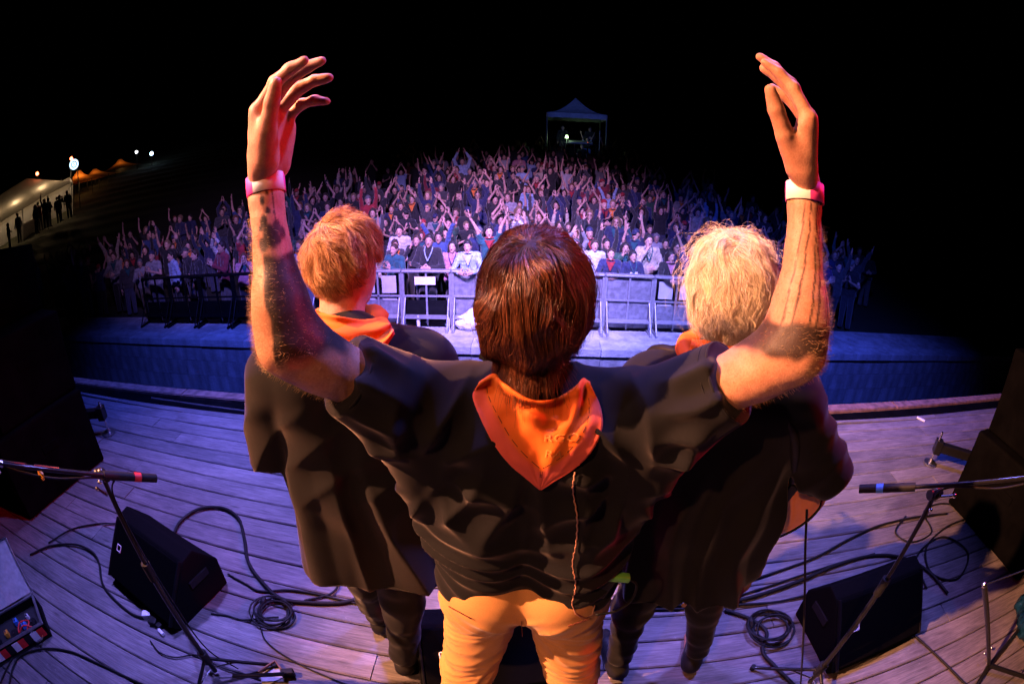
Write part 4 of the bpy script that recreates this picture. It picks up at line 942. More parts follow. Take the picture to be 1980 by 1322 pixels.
# wristbands
for wr, el, s_, nm in ((WRL, ELL, -1, 'l'), (WRR, ELR, 1, 'r')):
    ax = unit(wr-el); c0 = wr-ax*.006; e0 = unit(V(0, -1, 0)-ax*np.dot(ax, V(0, -1, 0))); e1 = np.cross(ax, e0)
    if e1[0] < 0: e1 = -e1
    for (a0, a1, mt) in (((-.15, 1.75, 'band_white'), (1.75, 4.9, 'band_pink'), (4.9, 6.13, 'band_pink')) if s_ < 0 else ((-1.75, -.25, 'band_white'), (-.25, .55, 'band_pink'), (.55, 4.53, 'band_pink'))):
        n = 18; m = MB(); R0, R1 = [], []
        for i in range(n+1):
            a = a0+(a1-a0)*i/n; rr_ = .0338+.0006*math.sin(3*a); d = e0*math.cos(a)+e1*math.sin(a)
            R0.append([m.bm.verts.new(c0+d*(rr_+w_)+ax*h_) for w_, h_ in ((0, -.0165), (.0010, -.016), (.0010, .016), (0, .0165))])
        for A, B in zip(R0[:-1], R0[1:]):
            for j in range(3): m.bm.faces.new((A[j], A[j+1], B[j+1], B[j]))
        m.build('wristband', mt, man, True)
# t-shirt
sh_ = SDF((-.50, .55, .86), (.50, 1.10, 1.68), .005)
for sx in (-1, 1):
    sh_.cap((sx*.095, .875, 1.40), (sx*.095, .885, 1.15), .118, .122, k=.05); sh_.cap((sx*.095, .885, 1.15), (sx*.105, .885, .93), .122, .130, k=.05)
    sh_.cap((sx*.06, .83, 1.40), (sx*.08, .85, 1.22), .09, .09, k=.06)
sh_.cap(SHL+V(.015, -.005, .038), SHR+V(-.015, -.005, .038), .073, k=.07).cap((0, .86, 1.46), (0, .85, 1.535), .10, .075, k=.05)
for s_, sh, el in ((-1, SHL, ELL), (1, SHR, ELR)):
    ax = unit(el-sh); L_ = np.linalg.norm(el-sh); e = sh+ax*L_*.66
    sh_.cap(sh+V(0, 0, .0), e+ax*.06, .092, .074, k=.05, cut=[(e, ax)])
    sh_.cap(sh+ax*L_*.30+V(0, 0, -.05), V(s_*.165, .875, 1.14), .062, .055, k=.07); sh_.cap(sh+ax*L_*.50+V(0, 0, -.03), V(s_*.18, .87, 1.22), .045, .05, k=.06, cut=[(e, ax)])
sh_.cap((0, .88, 1.54), (0, .88, 1.70), .075, k=0, op='-')
sh_.clip((0, .885, .925), V(0, -.10, -1))
def shirt_folds(P, N):
    x, y, z = P.T; back = sstep(.25, -.35, N[:, 1]); tor = sstep(.30, .20, np.abs(x))*sstep(1.50, 1.40, z)
    w_ = vnoise(P*np.array([5, 5, 5]))-.5; w2 = vnoise(P*11+4)-.5
    def ridge(ph, sharp=1.6): return (1-np.abs(((ph % 1)*2)-1))**sharp
    sw = ridge((z-1.6*(x-.01)**2*(1+.5*w_)-.25*x*w_)/.072+1.6*w_+.5*w2, 2.0)*sstep(1.26, 1.10, z)*.024
    d = sw*tor*(.45+.55*sstep(-.25, .2, w_))
    for s_ in (-1, 1):
        ap = V(s_*.215, .80, 1.36); dx, dz = (x-ap[0])*s_, z-ap[2]; r_ = np.hypot(dx, dz); th = np.arctan2(dz, -dx)
        d += ridge(th*1.5+.9*w_+s_*.2+.25*w2, 2.0)*.024*np.exp(-((r_-.10)/.13)**2)*sstep(.05, .12, r_)*sstep(.33, .27, np.abs(x))
    d += (ridge((x+.25*(z-1.3)*np.sign(x))/.075+1.5*w_+.2, 2.2)-.3)*.015*sstep(1.14, 1.26, z)*sstep(1.46, 1.36, z)*sstep(.22, .14, np.abs(x))
    slv = sstep(.20, .26, np.abs(x)); u2 = np.abs(x)*.8-(z-1.5)*.2; d += slv*(ridge((z*1.0-np.abs(x)*.35+y*.7)/.075+1.5*w_, 2.0)-.3)*.018*sstep(.36, .30, np.abs(x))
    d += .004*w_+.0025*w2
    return d*(.35+.65*back)*sstep(-.75, -.3, N[:, 2])*(.35+.65*sstep(.94, 1.06, z))*sstep(.325, .275, np.abs(x))
so, SP, SQ = sdf_obj('t_shirt', sh_, 'black_cotton', man, disp=shirt_folds, post=3, pw=.5)
for s_, sh, el in ((-1, SHL, ELL), (1, SHR, ELR)):
    ax = unit(el-sh); e = sh+ax*np.linalg.norm(el-sh)*.66; a0 = unit(np.cross(ax, V(0, 0, 1))); a1 = np.cross(ax, a0)
    for off_, rr_, rt2 in ((-.003, .0742, .0024), (-.019, .0772, .0010)):
        MB().tube([e+ax*off_+(a0*math.cos(q)+a1*math.sin(q))*rr_ for q in np.linspace(0, 2*math.pi, 40, endpoint=False)], rt2, 6, True).build('sleeve_hem', 'black_cotton', man, True)
# trousers
tr_ = SDF((-.42, .55, .05), (.42, 1.15, 1.08), .0055)
for sx in (-1, 1):
    tr_.cap((sx*.085, .89, 1.02), (sx*.10, .885, .90), .112, .122, k=.05); tr_.cap((sx*.10, .88, .90), (sx*.162, .855, .50), .108, .083, k=.045); tr_.cap((sx*.162, .855, .50), (sx*.215, .85, .12), .082, .078, k=.03)
    tr_.ell((sx*.085, .80, .93), (.085, .06, .085), k=.05)
tr_.clip((0, .88, 1.03), (0, 0, 1)); tr_.clip((0, .85, .09), (0, 0, -1))
def trouser_folds(P, N):
    x, y, z = P.T; w_ = vnoise(P*6+2)-.5; w2 = vnoise(P*15)-.5; s_ = np.sign(x); ax_ = np.abs(x)
    ph = (z+.55*(ax_-.12)*(1 if True else 0)-.35*np.abs(ax_-.13)+.10*w_)/.052+1.3*w_
    f = (1-np.abs((ph % 1)*2-1))**1.8
    d = (f-.35)*.0085*sstep(.86, .78, z)*sstep(-.30, .15, vnoise(P*np.array([7, 7, 4])+9)-.5)*(.4+.9*sstep(-.2, .25, w_))
    d += (1-np.abs(((z-.9*ax_)/.07+w_) % 1*2-1))**2*.008*sstep(.80, .86, z)*sstep(.95, .88, z)
    d += .003*((1-np.abs(((z+.3*ax_)/.024+2.2*w_+w2) % 1*2-1))**2-.3)*sstep(.05, .25, w2+.15)*sstep(.88, .80, z)
    return d+.005*w2+.004*w_
sdf_obj('trousers', tr_, 'tan_cotton', man, disp=trouser_folds)
for (a_, b_) in (((868, 1172), (912, 1196)), ((1098, 1210), (1140, 1196)), ((1008, 1200), (1010, 1230))):
    MB().tube(list(surf(tr_, [(a_[0]+(b_[0]-a_[0])*q, a_[1]+(b_[1]-a_[1])*q) for q in np.linspace(0, 1, 8)], .004)[0]), .0018 if b_[0]-a_[0] > 30 else .0009, 5).build('pocket_seam', 'stitch', man)
for sx in (-1, 1):
    s2 = SDF((sx*.225-.09, .70, -.01), (sx*.225+.09, 1.12, .16), .007); s2.cap((sx*.215, .80, .055), (sx*.235, .98, .045), .048, .042, k=.02).cap((sx*.235, .97, .045), (sx*.24, 1.04, .035), .042, .03, k=.02).cap((sx*.215, .83, .06), (sx*.215, .84, .13), .048, k=.02).clip((0, 0, .006), (0, 0, -1))
    sdf_obj('shoe', s2, 'shoe_black', man)
# hair
hb_up = (0, -.10, 1)
hair_base('hair_base', HC, (0, 1, -.1), (0, 0, 1), 'scalp_brown', man, (.088, .106, .114), nape=-.72)
scalp_hair('hair', HC, (0, 1, -.1), (0, 0, 1), 11000, (-.10, -.50, .86), lambda d, rg: .085+.06*np.clip(d[:, 2], -.3, 1)+.05*rg.random(len(d)), (.013, .032), 'hair_brown', man, grav=.55, wav=.75, lump=.9, flick=.5, radius=.00042, seed=3, pts=11, nape=-.72)
scalp_hair('stray_hair', HC, (0, 1, -.1), (0, 0, 1), 320, (-.10, -.50, .86), lambda d, rg: .07+.09*rg.random(len(d)), (.018, .040), 'hair_brown', man, grav=.3, wav=1.6, flick=.6, radius=.0003, seed=9, pts=11, fuzz=1.5, nape=-.7)
# neckerchief laid over the back
lf = spline([(928, 738), (914, 764), (926, 802), (950, 850), (985, 897), (1045, 947)], 8); rt = spline([(1140, 738), (1160, 785), (1165, 825), (1146, 870), (1108, 908), (1045, 947)], 8); tp = spline([(928, 738), (955, 722), (972, 738), (1012, 766), (1042, 775), (1078, 768), (1113, 747), (1126, 731), (1140, 738)], 6)
def on(c, t_): f = t_*(len(c)-1); i = min(int(f), len(c)-2); return c[i]+(c[i+1]-c[i])*(f-i)
def kerchief(s, t_):
    p = on(lf, t_)*(1-s)+on(rt, t_)*s; top = on(tp, s)-(lf[0]*(1-s)+rt[0]*s); return p+top*(1-t_)**2.2
NS, NTT = 44, 34
grid = [kerchief(i/NS, (j/NTT)*.995) for j in range(NTT+1) for i in range(NS+1)]
neckfield = SDF((-.25, .55, 1.3), (.25, 1.0, 1.72), .008); neckfield.f = np.minimum(neckfield.f, 9)
tmpP = neckfield.lo+neckfield.h*np.stack(np.meshgrid(*[np.arange(k_) for k_ in neckfield.n], indexing='ij'), -1)
neckfield.f = np.minimum(sh_.sample(tmpP), body.sample(tmpP)).astype(np.float32)
KP, kt, KD = surf(neckfield, grid, .014)
KT = kt.reshape(NTT+1, NS+1)
for _ in range(6):
    A = KT.copy(); A[1:-1, 1:-1] = (KT[:-2, 1:-1]+KT[2:, 1:-1]+KT[1:-1, :-2]+KT[1:-1, 2:])/4; KT = np.minimum(KT, A*.5+KT*.5+.0) if False else A*.6+KT*.4
S_, T_ = np.meshgrid(np.linspace(0, 1, NS+1), np.linspace(0, 1, NTT+1)); w_ = vnoise(np.stack([S_*5, T_*4, 0*S_+2.5], -1))-.5
fold = .012*np.exp(-((S_-.42-.25*T_+.2*w_)/.10)**2)*sstep(.95, .5, T_)-.008*np.exp(-((S_-.62+.15*T_)/.07)**2)*sstep(.9, .4, T_)+.008*np.exp(-((S_-.80+.25*T_)/.06)**2)*sstep(.8, .3, T_)+.010*np.sin(T_*16+S_*7+5*w_)*sstep(.5, .0, T_)*.5+.012*w_+.016*np.exp(-((T_-.03)/.06)**2)+.0035*(vnoise(np.stack([S_*16, T_*13, 0*S_+.5], -1))-.5)+.004*np.sin((S_-.5)*26+T_*9+6*w_)*sstep(.75, .2, T_)
KT = KT-fold-.004
KP = EYE+KD*KT.ravel()[:, None]
ii = np.arange((NS+1)*(NTT+1)).reshape(NTT+1, NS+1); KQ = np.stack([ii[:-1, :-1], ii[:-1, 1:], ii[1:, 1:], ii[1:, :-1]], -1).reshape(-1, 4)[:, ::-1]
edge = np.maximum(sstep(.085/np.maximum(1-T_, .08), .07/np.maximum(1-T_, .08), S_*(1+0*T_))*1, sstep(.085/np.maximum(1-T_, .08), .07/np.maximum(1-T_, .08), 1-S_))*(T_ > .12)
ko = link_mesh('neckerchief', qmesh('neckerchief', KP, KQ, {'edge': edge.ravel()}), 'orange_scarf', man)
md = ko.modifiers.new('thickness', 'SOLIDIFY'); md.thickness = .0014; md.offset = 1
def onk(s, t_, off=.003):
    f, g = np.clip(s, 0, 1)*NS, np.clip(t_, 0, 1)*NTT; i, j = min(int(f), NS-1), min(int(g), NTT-1); a, b = f-i, g-j; G = KP.reshape(NTT+1, NS+1, 3)
    p = (G[j, i]*(1-a)+G[j, i+1]*a)*(1-b)+(G[j+1, i]*(1-a)+G[j+1, i+1]*a)*b; return p-unit(p-EYE)*off
for s0, s1 in ((.075, .0), (.925, 1.0)):
    for q in range(9):
        a0 = .16+q*.085; pts = []
        for tt in np.linspace(a0, a0+.055, 4): e = .09/max(1-tt, .12); pts.append(onk(min(e, .48) if s0 < .5 else 1-min(e, .48), tt, .0015))
        if a0 < .86: MB().tube(pts, .0007, 5).build('seam_stitch', 'stitch', ko)
def print_text(txt, s0, t0, sw, th_):
    cu = bpy.data.curves.new('txt', 'FONT'); cu.body = txt; cu.resolution_u = 3; to = bpy.data.objects.new('txt', cu); COL.objects.link(to); dg = bpy.context.evaluated_depsgraph_get(); me = bpy.data.meshes.new_from_object(to.evaluated_get(dg)); bpy.data.objects.remove(to)
    co = np.array([v_.co for v_ in me.vertices]); w = co[:, 0].max()
    for v_, c in zip(me.vertices, co): v_.co = onk(s0+sw*c[0]/w, t0-th_*c[1], .0035)
    me.materials.clear(); return link_mesh('lettering', me, 'scarf_print', ko)
print_text('RGO', .50, .54, .30, .10); print_text('RA', .52, .70, .20, .11)
# earphone lead down the back, belt pack at the hip
from mathutils.bvhtree import BVHTree
bvh = BVHTree.FromPolygons([tuple(p) for p in SP], [tuple(q) for q in SQ]); lead = []
so_co = np.empty(len(so.data.vertices)*3, np.float32); so.data.vertices.foreach_get('co', so_co)
for p_ in spline([(1111, 912), (1108, 950), (1116, 1000), (1114, 1050), (1107, 1090), (1113, 1130), (1106, 1165)], 10):
    d_ = ray(*p_); h_ = bvh.ray_cast(Vector(EYE), Vector(d_), 3.0)
    if h_[0] is not None: lead.append(np.array(h_[0])-d_*.0045)
lead = [.25*lead[max(i-1, 0)]+.5*lead[i]+.25*lead[min(i+1, len(lead)-1)]-unit(lead[i]-EYE)*.002 for i in range(len(lead))]
lead = [p+V(.0010*math.sin(i*2.1), 0, .0006*math.cos(i*2.1)) for i, p in enumerate(lead)]; bp = surf(tr_, [(1106, 1168), (1113, 1186), (1128, 1196), (1145, 1188), (1150, 1170)], .006)[0]
o = MB().tube(lead+list(bp), .0017, 6).build('earphone_lead', 'tan_wire', None, True); tag(o, 'tan twisted earphone lead hanging down the black t-shirt', 'cable')
bpk = thing('belt_pack', 'green clip with black lead at the hip of the man in tan trousers', 'belt pack', (0, 0, 0)); g = surf(tr_, [(1160, 1115)], .02)[0][0]+V(.03, -.01, .01)
MB().box(g+V(.012, 0, 0), (.055, .022, .018), Matrix.Rotation(.15, 3, 'Y'), .005).build('clip', 'green_plastic', bpk); MB().box(g+V(-.02, .0, -.035), (.035, .02, .07), Matrix.Rotation(.3, 3, 'Y'), .004).build('pack', 'black_rubber', bpk)
MB().tube(spline([g+V(.03, 0, -.005), g+V(.06, .0, -.03), g+V(.055, -.01, -.08), g+V(.02, -.02, -.11), g+V(-.03, -.035, -.105)], 7), .0032, 6).build('lead', 'black_rubber', bpk, True)
# ------------------------------------------------------------------ the man in the long black top, left
lm = thing('person', 'short-haired man in a long black top and orange scarf, left, seen from behind', 'person', (0, 0, 0), group='musicians on the stage')
LH = at(662, 500, 1.27); lf_ = unit(V(.28, 1, -.05))
sl, sr = V(-.665, 1.035, 1.415), V(-.285, 1.135, 1.415); mid = (sl+sr)/2; ax = unit(sr-sl); fw = np.cross(V(0, 0, 1), ax)
lb = SDF((-.92, .78, -.01), (-.10, 1.62, 1.84), .0055)
lb.cap(mid-ax*.08, V(-.56, 1.10, 1.0), .10, .10, k=.05).cap(mid+ax*.08, V(-.42, 1.13, 1.0), .10, .10, k=.05).cap(sl, sr, .06, k=.05)
lb.cap(mid+V(0, -.01, .02), LH-lf_*.012-V(0, 0, .07), .066, .055, k=.04); head_prims(lb, LH, lf_)
footA, footB = onz(740, 1212), onz(790, 1288)
for hip, ft_, kn in ((V(-.57, 1.11, .92), footA, V(-.60, 1.20, .48)), (V(-.42, 1.13, .92), footB, V(-.44, 1.13, .48))):
    lb.cap(hip, kn, .08, .055, k=.03).cap(kn, V(ft_[0], ft_[1], .09), .05, .04, k=.02).cap((ft_[0], ft_[1], .045), (ft_[0]+.03, ft_[1]+.14, .035), .035, .03, k=.02)
elA, wrA = V(-.755, 1.045, 1.14), V(-.56, 1.28, 1.13); elB, wrB = V(-.24, 1.25, 1.15), V(-.42, 1.38, 1.16)
for s0, e0, w0, n0 in ((sl, elA, wrA, 1), (sr, elB, wrB, -1)):
    lb.cap(s0, e0, .055, .042, k=.03).cap(e0, w0, .042, .028, k=.02)
    hand_prims(lb, w0, w0-e0, V(0, 0, -1) if n0 > 0 else V(0, 0, 1), V(0, 1, .2), (.9, .9, .95, 1.0), 0, 1.0)
sdf_obj('body', lb, 'skin', lm, disp=lambda P, N: .002*(vnoise(P*50)-.5), attr=lambda P: {'ink': np.zeros(len(P))})
lt = SDF((-.98, .74, .62), (-.08, 1.42, 1.62), .006)
lt.cap(mid-ax*.085, V(-.575, 1.085, 1.05), .118, .125, k=.06).cap(mid+ax*.085, V(-.40, 1.12, 1.05), .118, .125, k=.06)
lt.cap(V(-.575, 1.085, 1.05), V(-.60, 1.08, .66), .130, .155, k=.06).cap(V(-.40, 1.12, 1.05), V(-.385, 1.10, .66), .130, .150, k=.06)
lt.cap(sl+V(.01, 0, .0), sr, .078, k=.07).cap(mid+V(0, 0, .03), mid+V(.01, 0, .10), .095, .068, k=.06)
lt.cap(sl, elA+V(0, 0, -.05), .082, .068, k=.022, cut=[(elA+V(0, 0, .0), V(-.1, .1, -1))]).cap(sr, elB, .085, .072, k=.05)
lt.clip((-.5, 1.1, .69), (-.02, -.14, -1))
def lfold(P, N):
    x, y, z = P.T; w_ = vnoise(P*np.array([3.2, 3.2, 1.6])+5)-.5; w2 = vnoise(P*9)-.5
    a = np.arctan2(x+.49, -(y-1.10)); ph = a*1.25+.75*w_*2+.35*(z-1.0)*1.2; rdg = (1-np.abs((ph % 1)*2-1))**1.6
    dn = sstep(1.32, .95, z); d = (rdg-.4)*.034*dn*sstep(-.70, -.62, x)+.024*w_*dn
    ph2 = (z-.9*(x+.5))/.13+1.5*w_; d += (1-np.abs((ph2 % 1)*2-1))**2*.010*sstep(1.40, 1.30, z)*sstep(1.0, 1.15, z)
    return d+.006*w2
lto, _, _ = sdf_obj('long_top', lt, 'black_knit', lm, disp=lfold, post=3, pw=.5)
ltr = SDF((-.85, .85, .05), (-.2, 1.5, 1.0), .008)
for hip, ft_, kn in ((V(-.57, 1.11, .92), footA, V(-.60, 1.20, .48)), (V(-.42, 1.13, .92), footB, V(-.44, 1.13, .48))):
    ltr.cap(hip, kn, .10, .078, k=.04).cap(kn, V(ft_[0], ft_[1], .12), .076, .065, k=.03)
ltr.clip((0, 0, .085), (0, 0, -1)); sdf_obj('trousers', ltr, 'dark_trouser', lm, disp=lambda P, N: .014*(vnoise(P*np.array([9, 9, 22]))-.5))
def shoe(ft_, d, parent, mat='shoe_black', L=.26):
    d = unit(V(d[0], d[1], 0)); f = V(ft_[0], ft_[1], 0); s2 = SDF(f-V(.28, .28, .01), f+V(.28, .28, .17), .007)
    s2.cap(f+V(0, 0, .052)-d*.03, f+d*L*.5+V(0, 0, .046), .046, .044, k=.02).cap(f+d*L*.5+V(0, 0, .045), f+d*L*.72+V(0, 0, .034), .044, .032, k=.02).cap(f+V(0, 0, .06), f+V(0, 0, .12), .046, .044, k=.02).clip((0, 0, .006), (0, 0, -1))
    o = sdf_obj('shoe', s2, mat, parent)[0]
    return o
shoe(footA, (-.25, 1), lm); shoe(footB, (.1, 1), lm)
hair_base('hair_base', LH, lf_, (0, 0, 1), 'scalp_auburn', lm, (.0815, .101, .110), nape=-.62)
scalp_hair('hair', LH, lf_, (0, 0, 1), 8500, (-.42, -.55, .70), lambda d, rg: .022+.024*np.clip(d[:, 2]+.3, 0, 1)+.010*rg.random(len(d)), (.003, .007), 'hair_auburn', lm, grav=.25, wav=1.1, lift=.26, radius=.00045, seed=5, pts=7, nape=-.66, fuzz=.7)
# scarf: roll about the neck and a folded flap over the shoulder
def scarf_roll(C, r, tilt, parent, seed, rad=.022, squash=.9):
    m = MB(); P = []; R_ = []
    for a in np.linspace(0, 2*math.pi, 40, endpoint=False):
        P.append(np.array(C)+V(r*math.cos(a), r*squash*math.sin(a), tilt[0]*math.cos(a)+tilt[1]*math.sin(a)+.006*math.sin(3*a+seed))); R_.append(rad*(1+.25*math.sin(2*a+seed)+.15*math.sin(5*a)))
    me = m.tube(P, R_, 14, True).build('scarf_roll', 'orange_scarf', parent, True).data
    co = np.empty(len(me.vertices)*3, np.float32); me.vertices.foreach_get('co', co); co = co.reshape(-1, 3); co += (.012*(vnoise(co*np.array([14, 14, 60])+seed)-.5))[:, None]*np.array([1, 1, 1]); me.vertices.foreach_set('co', co.ravel())
    t_ = me.attributes.new('edge', 'FLOAT', 'POINT')
scarf_roll(LH+V(-.005, -.01, -.168), .082, (.0, .02), lm, 1)
def flap(sdfs, rows, parent, off, seed, name='scarf_flap', ns=20, nt=14):
    A, B = [spline(r_, 6) for r_ in rows]; g = [on(A, i/ns)*(1-j/nt)+on(B, i/ns)*(j/nt) for j in range(nt+1) for i in range(ns+1)]
    F = sdfs[0]
    class U:
        def sample(s_, P): return np.minimum.reduce([q.sample(P) for q in sdfs])
    P_, t_, D_ = surf(U(), g, off); T2 = t_.reshape(nt+1, ns+1)
    for _ in range(5):
        A2 = T2.copy(); A2[1:-1, 1:-1] = (T2[:-2, 1:-1]+T2[2:, 1:-1]+T2[1:-1, :-2]+T2[1:-1, 2:])/4; A2[:, 0] = T2[:, 1]; A2[:, -1] = T2[:, -2]; T2 = A2
    S_, T_ = np.meshgrid(np.linspace(0, 1, ns+1), np.linspace(0, 1, nt+1)); T2 = T2-.004-.026*(vnoise(np.stack([S_*4+seed, T_*5, S_*0], -1))-.35)-.010*np.sin(T_*13+S_*4+seed)
    P_ = EYE+D_*T2.ravel()[:, None]; ii = np.arange((ns+1)*(nt+1)).reshape(nt+1, ns+1); Q_ = np.stack([ii[:-1, :-1], ii[:-1, 1:], ii[1:, 1:], ii[1:, :-1]], -1).reshape(-1, 4)[:, ::-1]
    ed = np.maximum(sstep(.86, .92, T_), sstep(.9, .95, S_))
    o = link_mesh(name, qmesh(name, P_, Q_, {'edge': ed.ravel()}), 'orange_scarf', parent); md = o.modifiers.new('thickness', 'SOLIDIFY'); md.thickness = .003; return o
flap([lt, lb], [[(606, 598), (650, 612), (700, 618), (742, 612), (752, 620)], [(600, 640), (635, 668), (690, 690), (738, 678), (764, 645)]], lm, .016, 1)

# ------------------------------------------------------------------ the blond guitarist, right
rm = thing('person', 'curly blond person in dark jacket with a guitar, right, seen from behind', 'person', (0, 0, 0), group='musicians on the stage')
RH = at(1414, 548, 1.12); rf_ = unit(V(.12, 1, -.12)); sl, sr = V(.28, 1.06, 1.41), V(.625, .985, 1.43); mid = (sl+sr)/2; ax = unit(sr-sl)
rb = SDF((.10, .70, -.01), (1.02, 1.62, 1.84), .0055)
rb.cap(mid-ax*.07, V(.44, 1.10, 1.0), .095, .095, k=.05).cap(mid+ax*.07, V(.58, 1.08, 1.0), .095, .095, k=.05).cap(sl, sr, .055, k=.05).cap(mid+V(0, 0, .02), RH-V(0, .02, .07), .062, .052, k=.04); head_prims(rb, RH, rf_)
fA, fB = onz(1188, 1296), onz(1332, 1284)
legs = ((V(.43, 1.10, .90), V(.385, 1.13, .48), fA), (V(.58, 1.08, .90), V(.665, 1.12, .48), fB))
for hip, kn, ft_ in legs: rb.cap(hip, kn, .075, .05, k=.03).cap(kn, V(ft_[0], ft_[1], .08), .045, .036, k=.02).cap((ft_[0], ft_[1], .045), (ft_[0]+.02, ft_[1]+.14, .035), .034, .028, k=.02)
elR, wrR = V(.79, .955, 1.235), V(.70, 1.17, 1.14); elL, wrL = V(.16+.05, 1.18, 1.14), V(.30, 1.40, 1.20)
for s0, e0, w0, n0 in ((sr, elR, wrR, 1), (sl, elL, wrL, -1)):
    rb.cap(s0, e0, .05, .04, k=.03).cap(e0, w0, .04, .027, k=.02); hand_prims(rb, w0, w0-e0, V(-.3, .2, -1), V(-1, .3, 0), (.7, .8, .9, .9), 0, .98)
sdf_obj('body', rb, 'skin', rm, disp=lambda P, N: .002*(vnoise(P*50)-.5), attr=lambda P: {'ink': np.zeros(len(P))})
rt_ = SDF((.05, .66, .58), (1.02, 1.40, 1.62), .006)
rt_.cap(mid-ax*.085, V(.43, 1.08, 1.05), .115, .122, k=.06).cap(mid+ax*.085, V(.60, 1.05, 1.05), .115, .122, k=.06).cap(V(.43, 1.08, 1.05), V(.425, 1.08, .66), .125, .135, k=.06).cap(V(.60, 1.05, 1.05), V(.60, 1.05, .66), .125, .138, k=.06)
rt_.cap(sl, sr, .076, k=.06).cap(mid+V(0, 0, .03), mid+V(-.01, 0, .10), .09, .066, k=.06)
cutp = elR+unit(wrR-elR)*.035; rt_.cap(sr, elR, .082, .074, k=.05).cap(elR, elR+unit(wrR-elR)*.08, .076, .072, k=.03, cut=[(cutp, wrR-elR)]).cap(sl, elL, .08, .07, k=.05)
rt_.cap(cutp-unit(wrR-elR)*.03, cutp+unit(wrR-elR)*.06, .054, k=0, op='-'); rt_.clip((.5, 1.08, .70), (.0, -.12, -1))
def rfold(P, N):
    x, y, z = P.T; w_ = vnoise(P*np.array([4, 4, 2.0])+9)-.5; w2 = vnoise(P*11)-.5; a = np.arctan2(x-.51, -(y-1.06)); ph = a*1.5+1.5*w_+.4*z; dn = sstep(1.36, 1.0, z)*sstep(.76, .70, x)
    d = ((1-np.abs((ph % 1)*2-1))**1.6-.4)*.034*dn+.02*w_*dn; sl_ = sstep(.68, .74, x)
    d += sl_*((1-np.abs(((z*.8-x*.9+y*.4)/.095+1.6*w_) % 1*2-1))**1.4-.35)*.011
    return d+.005*w2
sdf_obj('jacket', rt_, 'black_denim', rm, disp=rfold, post=2, pw=.5)
d = unit(wrR-elR); e0 = unit(np.cross(d, V(0, 0, 1))); e1 = np.cross(d, e0)
MB().tube([cutp-d*.012+(e0*math.cos(a)+e1*math.sin(a))*.069 for a in np.linspace(0, 2*math.pi, 28, endpoint=False)], .014, 8, True).build('rolled_cuff', 'black_denim', rm, True)
for q in (-.05, .02): MB().cyl(onz(1316+q*300, 1168, .72), onz(1316+q*300, 1168, .72)+V(0, -.006, 0), .008, seg=10).build('button', 'tan_wire', rm)
rtr = SDF((.2, .85, .05), (.95, 1.5, 1.0), .008)
for hip, kn, ft_ in legs: rtr.cap(hip, kn, .095, .072, k=.04).cap(kn, V(ft_[0], ft_[1], .14), .070, .052, k=.03)
rtr.clip((0, 0, .115), (0, 0, -1)); sdf_obj('trousers', rtr, 'dark_trouser', rm, disp=lambda P, N: .012*(vnoise(P*np.array([9, 9, 22]))-.5))
for ft_, d in ((fA, (-.2, 1)), (fB, (.35, 1))):
    o = shoe(ft_, d, rm); MB().box((ft_[0], ft_[1]-.045, .028), (.06, .02, .03), bevel=.006).build('heel_patch', 'shoe_pale', o)
hair_base('hair_base', RH, rf_, (0, 0, 1), 'scalp_blond', rm, (.094, .112, .118), nape=-.80)
HG = dict(grav=.40, wav=1.3, curl=.004, nape=-.86, lump=.9)
scalp_hair('hair', RH, rf_, (0, 0, 1), 14000, (.05, -.25, .96), lambda d, rg: .125+.06*rg.random(len(d)), (.014, .028), 'hair_blond', rm, radius=.00034, seed=8, pts=13, flick=.4, fuzz=.3, **HG)
scalp_hair('stray_hair', RH, rf_, (0, 0, 1), 260, (.05, -.25, .96), lambda d, rg: .06+.07*rg.random(len(d)), (.025, .065), 'hair_blond', rm, radius=.00026, seed=12, pts=13, flick=.9, fuzz=2.5, **HG)
scalp_hair('long_hair', RH, rf_, (0, 0, 1), 2600, (-.35, -.15, .92), lambda d, rg: .17+.09*rg.random(len(d)), (.016, .034), 'hair_blond', rm, radius=.00034, seed=15, pts=14, flick=.5, fuzz=.4, grav=.45, wav=1.0, curl=.006, nape=-.80, lump=.9, comb=(.9, 0, 0))
scarf_roll(RH+V(-.005, -.005, -.162), .080, (.0, .02), rm, 4)
flap([rt_, rb], [[(1338, 655), (1370, 660), (1410, 668), (1450, 668)], [(1330, 690), (1370, 712), (1420, 722), (1470, 705)]], rm, .016, 3)
# guitar
gt = thing('guitar', 'orange acoustic guitar with black strap held by the blond person', 'guitar', (0, 0, 0))
gc = V(.64, 1.17, 1.085); ga = unit(V(-.90, .28, .30)); gn = unit(np.cross(ga, V(0, 0, 1)))*-1; gn = unit(gn-ga*np.dot(gn, ga)); gb = np.cross(gn, ga)
G = np.array([ga, gb, gn]); gs_ = SDF(gc-.42, gc+.42, .009)
for u_, r_ in ((-.13, .185), (.15, .135), (.02, .115)):
    for o_ in (-.03, .0, .03): gs_.ell(gc+ga*u_+gn*o_, (r_, r_, .026), G, k=.03)
sdf_obj('body', gs_, 'guitar_wood', gt)
MB().box(gc+ga*.50, (.46, .055, .024), Matrix((ga, gb, gn)).transposed(), .006).build('neck', 'edge_beam_wood', gt); MB().box(gc+ga*.80, (.17, .075, .018), Matrix((ga, gb, gn)).transposed(), .005).build('headstock', 'black_metal', gt)
for i in range(6): MB().tube([gc-ga*.16+gb*(i-2.5)*.009+gn*.064, gc+ga*.74+gb*(i-2.5)*.007+gn*.034], .0007, 4).build('string', 'chrome', gt)
MB().box(gc-ga*.16+gn*.060, (.03, .13, .012), Matrix((ga, gb, gn)).transposed(), .003).build('bridge', 'black_metal', gt)
